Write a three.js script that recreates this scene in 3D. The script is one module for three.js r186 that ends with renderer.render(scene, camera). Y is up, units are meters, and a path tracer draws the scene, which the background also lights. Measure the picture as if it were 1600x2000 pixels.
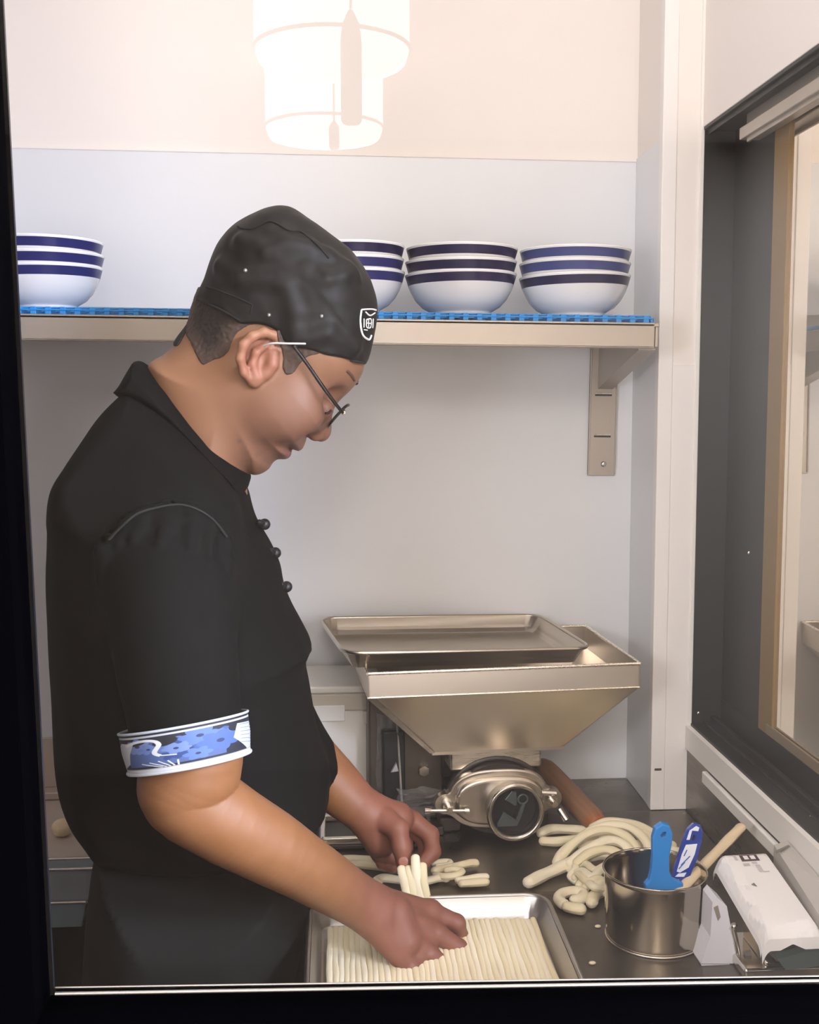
import * as THREE from 'three';
import { RoundedBoxGeometry } from 'three/addons/geometries/RoundedBoxGeometry.js';
import { mergeGeometries, mergeVertices, toCreasedNormals } from 'three/addons/utils/BufferGeometryUtils.js';
import { ImprovedNoise } from 'three/addons/math/ImprovedNoise.js';
import { RectAreaLightUniformsLib } from 'three/addons/lights/RectAreaLightUniformsLib.js';

// ---------------------------------------------------------------- camera, light, exposure
const scene = new THREE.Scene();
scene.background = new THREE.Color(0x000000);
const FOCAL = 2200;
const camera = new THREE.PerspectiveCamera(2 * Math.atan(1000 / FOCAL) * 180 / Math.PI, 0.8, 0.02, 30);
camera.position.set(0, 1.48, 1.6414);
camera.rotation.order = 'YXZ';
camera.rotation.set(-0.1025, -0.0672, -0.0038);
camera.updateMatrixWorld(true);
const renderer = new THREE.WebGLRenderer();
renderer.toneMapping = THREE.LinearToneMapping;
renderer.toneMappingExposure = 1.06;
renderer.shadowMap.enabled = true;
RectAreaLightUniformsLib.init();
const KITCHEN_LIGHT = 5.0, KITCHEN_TINT = 0xfaf6f4, DINING_LIGHT = 270, DINING_TINT = 0xdde7ff, PENDANT = 0.4, SIDE_PENDANT = 1.7, PENDANT_TINT = 0xe8f0ff;

// ---------------------------------------------------------------- helpers
let seed = 7;
const rnd = () => { seed = (seed * 1664525 + 1013904223) % 4294967296; return seed / 4294967296; };
const rr = (a, b) => a + (b - a) * rnd();
const V = (x, y, z) => new THREE.Vector3(x, y, z);
const noise = new ImprovedNoise();
const n3 = (x, y, z) => noise.noise(x, y, z);
const eye = camera.position.clone();
const ray = (px, py) => V((px - 800) / FOCAL, -(py - 1000) / FOCAL, -1).applyQuaternion(camera.quaternion);
const at = (px, py, z) => { const d = ray(px, py); return eye.clone().addScaledVector(d, (z - eye.z) / d.z); };
const atY = (px, py, y) => { const d = ray(px, py); return eye.clone().addScaledVector(d, (y - eye.y) / d.y); };
const atX = (px, py, x) => { const d = ray(px, py); return eye.clone().addScaledVector(d, (x - eye.x) / d.x); };

const used = {};
function numbered(n) { if (!(n in used)) { used[n] = 0; return n; } used[n]++; return n + '_' + String(used[n]).padStart(3, '0'); }
function tag(o, label, category, group, kind) {
  if (label) o.userData.label = label;
  if (category) o.userData.category = category;
  if (group) o.userData.group = group;
  if (kind) o.userData.kind = kind;
  return o;
}
function thing(name, label, category, pos = [0, 0, 0], turn = 0, group) {
  const g = new THREE.Group(); g.name = numbered(name); g.position.set(...pos); g.rotation.y = turn;
  scene.add(g); tag(g, label, category, group); return g;
}
// a mesh whose geometry is in its parent's own axes
function mesh(name, geo, mat, parent = scene) {
  const g = Array.isArray(geo) ? join(geo) : geo;
  const m = new THREE.Mesh(g, mat); m.name = parent === scene ? numbered(name) : name;
  m.castShadow = m.receiveShadow = true; parent.add(m); return m;
}
// a mesh whose geometry is given in world axes, for a parent that is only moved, not turned
function wmesh(name, geo, mat, parent) {
  const g = (Array.isArray(geo) ? join(geo) : geo).clone();
  let p = parent, o = V(0, 0, 0); while (p && p !== scene) { o.add(p.position); p = p.parent; }
  g.translate(-o.x, -o.y, -o.z); return mesh(name, g, mat, parent);
}
function struct(name, geo, mat, parent = scene) { const m = mesh(name, geo, mat, parent); if (parent === scene) m.userData.kind = 'structure'; return m; }
function solo(name, geo, mat, label, category, group) {   // a thing of one mesh; its origin moved to its base
  const g = (Array.isArray(geo) ? join(geo) : geo).clone(); g.computeBoundingBox();
  const b = g.boundingBox, c = V((b.min.x + b.max.x) / 2, b.min.y, (b.min.z + b.max.z) / 2);
  g.translate(-c.x, -c.y, -c.z); const m = mesh(name, g, mat); m.position.copy(c); return tag(m, label, category, group);
}
function join(list) {
  const l = list.map((g) => { const q = g.index ? g.toNonIndexed() : g.clone(); for (const k of Object.keys(q.attributes)) if (!['position', 'normal', 'uv'].includes(k)) q.deleteAttribute(k); if (!q.attributes.uv) q.setAttribute('uv', new THREE.BufferAttribute(new Float32Array(q.attributes.position.count * 2), 2)); return q; });
  return mergeGeometries(l);
}
const bx = (w, h, d, x = 0, y = 0, z = 0, r = 0.0015) => { const g = new RoundedBoxGeometry(w, h, d, 2, Math.min(r, w / 2.1, h / 2.1, d / 2.1)); g.translate(x, y, z); return g; };
const span = (x0, x1, y0, y1, z0, z1, r = 0.0015) => bx(x1 - x0, y1 - y0, z1 - z0, (x0 + x1) / 2, (y0 + y1) / 2, (z0 + z1) / 2, r);
const cyl = (r0, r1, h, x, y, z, seg = 32) => { const g = new THREE.CylinderGeometry(r1, r0, h, seg); g.translate(x, y + h / 2, z); return g; };
function between(a, b, r0, r1 = r0, seg = 16) { const d = b.clone().sub(a), g = new THREE.CylinderGeometry(r1, r0, d.length(), seg); g.translate(0, d.length() / 2, 0); g.applyQuaternion(new THREE.Quaternion().setFromUnitVectors(V(0, 1, 0), d.normalize())); g.translate(a.x, a.y, a.z); return g; }
const lathe = (pts, seg = 64) => new THREE.LatheGeometry(pts.map(([r, y]) => new THREE.Vector2(r, y)), seg);
// a flat polygon of 3-D points given thickness along an offset
function prism(pts, off) {
  const n = V(0, 0, 0); for (let i = 0; i < pts.length; i++) { const a = pts[i], b = pts[(i + 1) % pts.length]; n.x += (a.y - b.y) * (a.z + b.z); n.y += (a.z - b.z) * (a.x + b.x); n.z += (a.x - b.x) * (a.y + b.y); } n.normalize();
  const u = pts[1].clone().sub(pts[0]).normalize(), w = n.clone().cross(u);
  const flat = pts.map((p) => new THREE.Vector2(p.dot(u), p.dot(w))), tri = THREE.ShapeUtils.triangulateShape(flat, []), pos = [];
  const q = pts.map((p) => p.clone().add(off)), flip = n.dot(off) > 0, put = (...v) => { for (const p of v) pos.push(p.x, p.y, p.z); };
  const ccw = THREE.ShapeUtils.area(flat) > 0;
  for (const [a, b, c] of tri) { if (flip === ccw) { put(pts[a], pts[c], pts[b]); put(q[a], q[b], q[c]); } else { put(pts[a], pts[b], pts[c]); put(q[a], q[c], q[b]); } }
  for (let i = 0; i < pts.length; i++) { const j = (i + 1) % pts.length; if (flip) { put(pts[i], pts[j], q[j]); put(pts[i], q[j], q[i]); } else { put(pts[i], q[j], pts[j]); put(pts[i], q[i], q[j]); } }
  const g = new THREE.BufferGeometry(); g.setAttribute('position', new THREE.Float32BufferAttribute(pos, 3)); g.computeVertexNormals();
  g.setAttribute('uv', new THREE.Float32BufferAttribute(new Float32Array(pos.length / 3 * 2), 2)); return g;
}
// a round strand along a curve, closed with rounded ends
function strand(pts, r, seg = 40, rad = 10, sx = 1, sy = 1) {
  const c = new THREE.CatmullRomCurve3(pts, false, 'centripetal'), L = c.getLength(), pos = [], uv = [], idx = [], cap = 4;
  const rings = []; for (let i = 0; i <= cap; i++) { const a = i / cap * Math.PI / 2; rings.push([Math.min(0.3, r * (1 - Math.cos(a)) * 0.9 / L), Math.max(0.02, Math.sin(a))]); }
  for (let i = 1; i < seg; i++) rings.push([rings[cap][0] + (1 - 2 * rings[cap][0]) * i / seg, 1]);
  for (let i = cap; i >= 0; i--) { const a = i / cap * Math.PI / 2; rings.push([1 - Math.min(0.3, r * (1 - Math.cos(a)) * 0.9 / L), Math.max(0.02, Math.sin(a))]); }
  let up = V(0, 1, 0);
  rings.forEach(([t, k], i) => {
    const p = c.getPointAt(t), T = c.getTangentAt(t), S = T.clone().cross(up); if (S.length() < 0.2) S.copy(T).cross(V(1, 0, 0.3)); S.normalize(); const U = S.clone().cross(T).normalize(); 
    for (let j = 0; j <= rad; j++) { const a = j / rad * Math.PI * 2, wob = 1 + 0.05 * Math.sin(t * L * 160 + j); const q = p.clone().addScaledVector(S, Math.cos(a) * r * k * sx * wob).addScaledVector(U, Math.sin(a) * r * k * sy * wob); pos.push(q.x, q.y, q.z); uv.push(t * L, j / rad * r * 6); }
  });
  for (let i = 0; i < rings.length - 1; i++) for (let j = 0; j < rad; j++) { const a = i * (rad + 1) + j, b = a + rad + 1; idx.push(a, a + 1, b, b, a + 1, b + 1); }
  const g = new THREE.BufferGeometry(); g.setAttribute('position', new THREE.Float32BufferAttribute(pos, 3)); g.setAttribute('uv', new THREE.Float32BufferAttribute(uv, 2)); g.setIndex(idx); g.computeVertexNormals();
  return g;
}
function texture(w, h, fn, srgb = true) {   // fn(u, v) -> [r, g, b] in 0..1
  const d = new Uint8Array(w * h * 4);
  for (let y = 0; y < h; y++) for (let x = 0; x < w; x++) { const c = fn(x / w, y / h), i = (y * w + x) * 4; for (let k = 0; k < 3; k++) d[i + k] = Math.max(0, Math.min(255, c[k] * 255)); d[i + 3] = 255; }
  const t = new THREE.DataTexture(d, w, h); t.wrapS = t.wrapT = THREE.RepeatWrapping; t.magFilter = THREE.LinearFilter; t.minFilter = THREE.LinearMipmapLinearFilter; t.generateMipmaps = true; if (srgb) t.colorSpace = THREE.SRGBColorSpace; t.needsUpdate = true; return t;
}
const std = (color, roughness = 0.6, metalness = 0, more = {}) => new THREE.MeshPhysicalMaterial({ color, roughness, metalness, ...more });
// uv in metres from the largest axis of the normal
function boxUV(g, s = 1) {
  const q = g.index ? g.toNonIndexed() : g, p = q.attributes.position, n = q.attributes.normal, uv = new Float32Array(p.count * 2);
  for (let i = 0; i < p.count; i++) { const a = [Math.abs(n.getX(i)), Math.abs(n.getY(i)), Math.abs(n.getZ(i))]; const [x, y, z] = [p.getX(i), p.getY(i), p.getZ(i)]; const [u, v] = a[0] > a[1] && a[0] > a[2] ? [z, y] : a[1] > a[2] ? [x, z] : [x, y]; uv[i * 2] = u * s; uv[i * 2 + 1] = v * s; }
  q.setAttribute('uv', new THREE.BufferAttribute(uv, 2)); return q;
}

// ---------------------------------------------------------------- materials
const brushed = texture(256, 256, (u, v) => { const s = 0.5 + 0.25 * n3(u * 3, v * 180, 1.3) + 0.18 * n3(u * 9, v * 60, 4.1) + 0.15 * n3(u * 4, v * 4, 9.2); return [s, s, s]; }, false);
const smudge = texture(256, 256, (u, v) => { let s = 0.62; for (let o = 0, f = 4, a = 0.3; o < 4; o++, f *= 2.1, a *= 0.6) s += a * n3(u * f, v * f, 3 + o * 5); return [s, s, s]; }, false);
const M = {
  wallPaint: std(0xf0e8e2, 0.75), wallPanel: std(0xe4e5e8, 0.3), pillar: std(0xf1ece9, 0.4), trimWhite: std(0xeeeae4, 0.45),
  steel: std(0xf0e6d8, 0.34, 1, { roughnessMap: null }), steelBright: std(0xd6d0c8, 0.22, 1), steelShelf: std(0xb3a99d, 0.48, 0.75), counter: std(0x7a736c, 0.3, 1),
  alu: std(0xb9b6b2, 0.36, 1), blackFrame: std(0x010102, 0.8, 0, { specularIntensity: 0.02 }), windowDark: std(0x1a1b1c, 0.5), bronze: std(0x8a7049, 0.5, 0.2),
  porcelain: std(0xf4f3f3, 0.16, 0, { clearcoat: 0.5, clearcoatRoughness: 0.05 }), navy: std(0x1d1f52, 0.16, 0, { clearcoat: 0.6, clearcoatRoughness: 0.05 }),
  mat: std(0x1d86cf, 0.55), black: std(0x111112, 0.5), darkSteel: std(0x4c4845, 0.4, 0.8),
};
M.counter.roughnessMap = smudge; M.counter.roughness = 0.55;
M.steel.roughnessMap = brushed; M.steel.roughness = 0.6;
// ---------------------------------------------------------------- the kitchen shell
const XA = 0.4426, XB = 0.4927, ZP = 0.1344, SEAM = 1.8166, CT = 0.9, CEIL = 2.45, XL = -1.25, ZW = 0.85, YSILL = 1.021, YHEAD = 1.8327;
struct('floor', span(XL - 0.1, 3.3, -0.06, 0, -0.1, 4.6, 0.001), std(0x7d7062, 0.6));
struct('ceiling', span(XL - 0.1, 3.3, CEIL, CEIL + 0.06, -0.1, 4.6, 0.001), std(0xeae6e0, 0.8));
const wb = struct('wall_back', span(XL - 0.1, XB + 0.3, 0, CEIL, -0.1, -0.003, 0.0005), M.wallPaint);
{ // washable cladding on the lower wall, its top edge a little out of level
  const t = 0.0115, L = XL, y = (x) => SEAM + 0.0035 - (x - 0.0) * t;
  mesh('cladding_panel', prism([V(L, 0, -0.003), V(XA, 0, -0.003), V(XA, y(XA), -0.003), V(L, y(L), -0.003)], V(0, 0, 0.003)), M.wallPanel, wb);
  mesh('edge_bead', prism([V(L, y(L) - 0.0005, -0.0035), V(XA, y(XA) - 0.0005, -0.0035), V(XA, y(XA) + 0.0022, -0.0035), V(L, y(L) + 0.0022, -0.0035)], V(0, 0, 0.0045)), M.wallPaint, wb);
}
struct('wall_left', span(XL - 0.1, XL, 0, CEIL, -0.1, 1.0, 0.0005), M.wallPaint);
// the pillar in the back right corner: clad side facing left, white corner guard
const wr = struct('wall_corner', span(XA, XB, CT, CEIL, -0.003, ZP, 0.002), M.wallPaint);
struct('wall_right', [span(XB, XB + 0.3, 0, CEIL, -0.003, ZP - 0.008, 0.0005), span(XB, XB + 0.3, YHEAD, CEIL, ZP - 0.01, ZW + 0.1, 0.001), span(XB, XB + 0.3, 0, YSILL, ZP - 0.01, ZW + 0.1, 0.001), span(XB, XB + 0.3, YSILL - 0.01, YHEAD + 0.01, ZW - 0.02, ZW + 0.1, 0.001)], M.wallPaint);
mesh('cladding_panel', span(XA - 0.0025, XA, CT, SEAM + 0.002, 0, ZP - 0.001, 0.0005), M.wallPanel, wr);
mesh('corner_guard', [span(XA - 0.004, XA + 0.016, CT, CEIL, ZP - 0.014, ZP + 0.0022, 0.0015), span(XA + 0.016, XB + 0.001, CT, YSILL + 0.5, ZP - 0.001, ZP + 0.0012, 0.0005)], M.pillar, wr);
mesh('corner_bead', span(XB - 0.0035, XB + 0.0025, YSILL - 0.02, CEIL, ZP - 0.004, ZP + 0.003, 0.0012), M.trimWhite, wr);
mesh('scuff', span(XA + 0.001, XA + 0.011, 0.957, 0.9605, ZP + 0.0012, ZP + 0.0026, 0.0006), std(0x4a423c, 0.8), wr);
mesh('backsplash', span(XB - 0.003, XB, CT - 0.03, YSILL - 0.028, ZP + 0.001, ZW - 0.02, 0.0008), M.counter, wr);
// trims under the window
struct('trim_1', prism([V(XB, YSILL, ZP + 0.003), V(XB, YSILL, ZW - 0.02), V(XB, YSILL - 0.032, ZW - 0.02), V(XB, YSILL - 0.032, ZP + 0.003)], V(-0.006, 0, 0)), M.trimWhite);
struct('trim_2', span(XB - 0.0105, XB - 0.003, YSILL - 0.052, YSILL - 0.036, 0.222, ZW - 0.03, 0.002), M.trimWhite);

// the sliding window in the right wall
const w1 = new THREE.Group(); w1.name = 'window_1'; w1.userData.kind = 'structure'; scene.add(w1);
const XG = 0.5405;
mesh('window_frame', [
  span(XB + 0.001, XG + 0.04, YSILL - 0.002, YSILL + 0.0035, ZP - 0.004, ZW - 0.02, 0.001),          // sill board
  span(XB + 0.001, XG + 0.04, YHEAD - 0.004, YHEAD + 0.001, ZP - 0.004, ZW - 0.02, 0.001),            // head board
  span(XB + 0.001, XG + 0.04, YSILL, YHEAD, ZP - 0.007, ZP, 0.001),                                  // jamb at the pillar
  span(XB + 0.001, XG + 0.04, YSILL, YHEAD, ZW - 0.03, ZW - 0.02, 0.001),
  span(XG - 0.018, XG - 0.011, YSILL + 0.002, YSILL + 0.012, ZP, ZW - 0.02, 0.001),                  // low ridges on the sill
  span(XG - 0.028, XG - 0.0255, YSILL + 0.002, YSILL + 0.006, ZP, ZW - 0.02, 0.001),
  span(XB + 0.006, XB + 0.0085, YHEAD - 0.010, YHEAD - 0.002, ZP, ZW - 0.02, 0.001),
], M.windowDark, w1);
mesh('bottom_track', [span(XG - 0.004, XG + 0.012, YSILL + 0.003, YSILL + 0.037, ZP, ZW - 0.02, 0.0015)], M.windowDark, w1);
mesh('top_track', [span(0.511, 0.5375, 1.797, 1.812, 0.222, ZW - 0.02, 0.0015), span(0.516, 0.520, 1.792, 1.80, 0.235, ZW - 0.02, 0.001), span(0.520, 0.536, 1.81, YHEAD, 0.222, ZW - 0.02, 0.001)], std(0xb8b0a6, 0.4, 0.6), w1);
mesh('sash_stile', span(XG - 0.003, XG + 0.012, YSILL + 0.03, YHEAD - 0.002, ZP, 0.272, 0.001), M.windowDark, w1);
mesh('sash_edge', span(XG - 0.0035, XG + 0.010, YSILL + 0.036, YHEAD - 0.03, 0.272, 0.316, 0.001), M.bronze, w1);
mesh('bottom_gasket', span(XG - 0.0042, XG - 0.001, YSILL + 0.037, YSILL + 0.050, 0.30, ZW - 0.02, 0.0008), std(0x8f7f6b, 0.5, 0.3), w1);
const tintedPane = new THREE.MeshPhysicalMaterial({ color: 0xf4e9d8, roughness: 0.02, metalness: 0.92, transmission: 1, thickness: 0, ior: 1.5 });
mesh('pane', span(XG, XG + 0.006, YSILL + 0.036, YHEAD - 0.005, 0.31, ZW - 0.02, 0.0005), tintedPane, w1);
for (const [px, py] of [[1464, 1080], [1365, 1393]]) { const p = px > 1400 ? atX(px, py, XG - 0.0035) : at(px, py, ZP + 0.002); const s = new THREE.SphereGeometry(0.0026, 12, 8); s.scale(1, 1, 0.5); s.translate(p.x, p.y, p.z); mesh('screw', s, M.steelBright, w1); }
for (const [px, py] of [[1535, 1548], [1586, 1594], [1500, 1452]]) { const p = atY(px, py, YSILL + 0.0035); const s = new THREE.SphereGeometry(0.0026, 12, 8); s.scale(1, 0.5, 1); s.translate(p.x, p.y, p.z); mesh('screw', s, M.steelBright, w1); }

// the shop window this is seen through: black frame, clear pane
const w2 = new THREE.Group(); w2.name = 'window_2'; w2.userData.kind = 'structure'; scene.add(w2);
{
  const a = at(5, 0, ZW), b = at(105, 1940, ZW), dx = (b.x - a.x) / (b.y - a.y), X = (y) => a.x + (y - a.y) * dx;
  mesh('window_frame', [prism([V(X(0), 0, ZW), V(X(CEIL), CEIL, ZW), V(XL, CEIL, ZW), V(XL, 0, ZW)], V(0, 0, 0.05))], M.blackFrame, w2);
  mesh('frame_lining', prism([V(X(1.04), 1.04, ZW - 0.004), V(X(CEIL), CEIL, ZW - 0.004), V(X(CEIL) - 0.012, CEIL, ZW - 0.004), V(X(1.04) - 0.012, 1.04, ZW - 0.004)], V(0, 0, 0.003)), std(0x10141f, 0.3), w2);
  const l = at(105, 1930, ZW), r = at(1600, 1908, ZW), s = (r.y - l.y) / (r.x - l.x), Y = (x) => l.y + (x - l.x) * s;
  mesh('window_sill', [prism([V(XL, 0, ZW), V(3.2, 0, ZW), V(3.2, Y(0.9), ZW), V(0.9, Y(0.9), ZW), V(-0.22, Y(-0.22), ZW), V(XL, Y(-0.22), ZW)], V(0, 0, 0.05))], M.blackFrame, w2);
  mesh('glazing_bead', [between(at(108, 1941, 0.882), at(1640, 1915, 0.882), 0.0014), between(at(108, 1929, 0.866), at(1640, 1906, 0.866), 0.0008)], std(0xb9b4ae, 0.3, 1), w2);
  mesh('window_head', span(XL, 3.2, 2.2, CEIL, ZW, ZW + 0.05), M.blackFrame, w2);
  mesh('mullion', span(0.72, 3.2, 0.9, CEIL, ZW, ZW + 0.05), M.blackFrame, w2);
  const pane = new THREE.PlaneGeometry(1.1, 1.25); pane.translate(0.22, 1.62, ZW + 0.03);
  mesh('pane', pane, new THREE.MeshPhysicalMaterial({ color: 0xffffff, roughness: 0, transmission: 1, thickness: 0, ior: 1.31 }), w2);
}
// light lining on the kitchen side of the shop front, under and beside the window
struct('wall_front', [span(XL, XB, 0, 0.995, 0.806, ZW - 0.001, 0.001), span(XL, -0.236, 0.995, CEIL, 0.806, ZW - 0.001, 0.001)], M.wallPaint);
// the dining side behind the photographer, and the passage beyond the sliding window
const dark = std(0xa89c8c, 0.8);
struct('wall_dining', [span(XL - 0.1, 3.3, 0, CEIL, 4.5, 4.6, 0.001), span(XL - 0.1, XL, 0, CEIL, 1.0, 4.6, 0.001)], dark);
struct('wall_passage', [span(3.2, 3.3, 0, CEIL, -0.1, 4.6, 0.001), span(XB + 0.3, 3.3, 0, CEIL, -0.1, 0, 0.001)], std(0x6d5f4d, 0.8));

// ---------------------------------------------------------------- lamps
function panelLight(x, z, w, d, power, color, label) {
  const t = thing('ceiling_light', label, 'light', [x, CEIL - 0.025, z]);
  mesh('housing', [bx(w + 0.03, 0.024, 0.02, 0, 0.012, d / 2 + 0.008), bx(w + 0.03, 0.024, 0.02, 0, 0.012, -d / 2 - 0.008), bx(0.02, 0.024, d + 0.03, w / 2 + 0.008, 0.012, 0), bx(0.02, 0.024, d + 0.03, -w / 2 - 0.008, 0.012, 0), bx(w, 0.006, d, 0, 0.021, 0)], std(0xf2f0ec, 0.5), t);
  mesh('diffuser', bx(w, 0.004, d, 0, 0.01, 0), std(0xffffff, 0.6, 0, { emissive: color, emissiveIntensity: 3 }), t);
  const l = new THREE.RectAreaLight(color, power, w, d); l.position.set(x, CEIL - 0.03, z); l.lookAt(x, 0, z); scene.add(l);
}
panelLight(-0.22, 0.6, 0.3, 0.3, KITCHEN_LIGHT * 0.25, KITCHEN_TINT, 'square ceiling light over the cook');
panelLight(0.3, 0.62, 0.3, 0.3, KITCHEN_LIGHT, KITCHEN_TINT, 'square ceiling light over the worktop by the sliding window');
panelLight(2.3, 2.2, 0.8, 0.8, DINING_LIGHT, DINING_TINT, 'large square ceiling light far to the right in the dining room');
panelLight(2.3, 3.6, 0.8, 0.8, DINING_LIGHT, DINING_TINT, 'large square ceiling light in the far right corner of the dining room');
// the white drum pendants of the dining room, which the shop window mirrors at the top of the picture
{
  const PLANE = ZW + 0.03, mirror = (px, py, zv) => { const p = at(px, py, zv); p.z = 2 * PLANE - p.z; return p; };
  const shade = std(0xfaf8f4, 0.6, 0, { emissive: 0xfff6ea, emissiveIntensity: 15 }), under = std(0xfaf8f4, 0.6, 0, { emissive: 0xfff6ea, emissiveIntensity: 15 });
  const shadeSide = std(0xfaf4e8, 0.6, 0, { emissive: 0xfff0dc, emissiveIntensity: 2.5 });
  const drum = (px, py, wpx, zv, label, where) => {
    const p = where ?? mirror(px, py, zv), dist = eye.z - zv, r = where ? 0.13 : wpx / 2 / FOCAL * dist, h = r * 1.45;
    const t = thing('drum_pendant', label, 'lamp', [p.x, p.y, p.z]);
    const prof = [[r * 0.93, 0.0], [r * 0.955, 0.006], [r, 0.03], [r, h - 0.01], [r * 0.985, h]];
    if (where) mesh('shade', lathe(prof, 64), shadeSide, t); else mesh('shade', lathe(prof, 64), shade, t);
    mesh('bottom_ring', (() => { const g = new THREE.TorusGeometry(r * 1.002, 0.0045, 8, 64); g.rotateX(Math.PI / 2); g.translate(0, 0.03, 0); return g; })(), M.black, t);
    mesh('diffuser', (() => { const g = new THREE.CylinderGeometry(r * 0.93, r * 0.93, 0.004, 64); g.translate(0, 0.004, 0); return g; })(), under, t);
    mesh('cord', cyl(0.004, 0.004, CEIL - p.y - h, 0, h, 0, 8), M.black, t);
    mesh('shade_top', cyl(r * 0.985, r * 0.2, 0.01, 0, h, 0, 48), shade, t);
    const l = new THREE.PointLight(PENDANT_TINT, where ? SIDE_PENDANT : PENDANT, 0, 2); l.position.set(p.x, p.y + h * 0.45, p.z); l.shadow.radius = 6; l.castShadow = true; scene.add(l);
  };
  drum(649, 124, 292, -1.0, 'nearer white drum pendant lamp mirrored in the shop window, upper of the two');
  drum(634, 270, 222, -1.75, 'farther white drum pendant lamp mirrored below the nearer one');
  drum(0, 0, 292, -1.0, 'white drum pendant lamp in the dining room to the left of the photographer', V(-0.6, 1.42, 1.68));
  drum(0, 0, 292, -1.0, 'white drum pendant lamp in the dining room to the right of the photographer', V(1.02, 1.42, 1.95));
  const slim = (px, y0, y1, wpx, zv, label) => {
    const b = mirror(px, y1, zv), a = mirror(px, y0, zv), r = wpx / 2 / FOCAL * (eye.z - zv), h = a.y - b.y;
    const t = thing('slim_pendant', label, 'lamp', [b.x, b.y, b.z]);
    mesh('body', lathe([[0, 0], [r * 0.8, 0.001], [r, 0.008], [r, h * 0.72], [r * 0.82, h * 0.86], [r * 0.3, h * 0.97], [0, h]], 32), M.black, t);
    mesh('cord', cyl(0.0025, 0.0025, CEIL - b.y - h, 0, h, 0, 8), M.black, t);
  };
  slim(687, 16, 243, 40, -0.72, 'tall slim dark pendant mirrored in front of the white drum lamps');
  slim(653, 236, 292, 20, -1.3, 'short slim dark pendant mirrored at the lower rim of the farther drum lamp');
}
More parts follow.
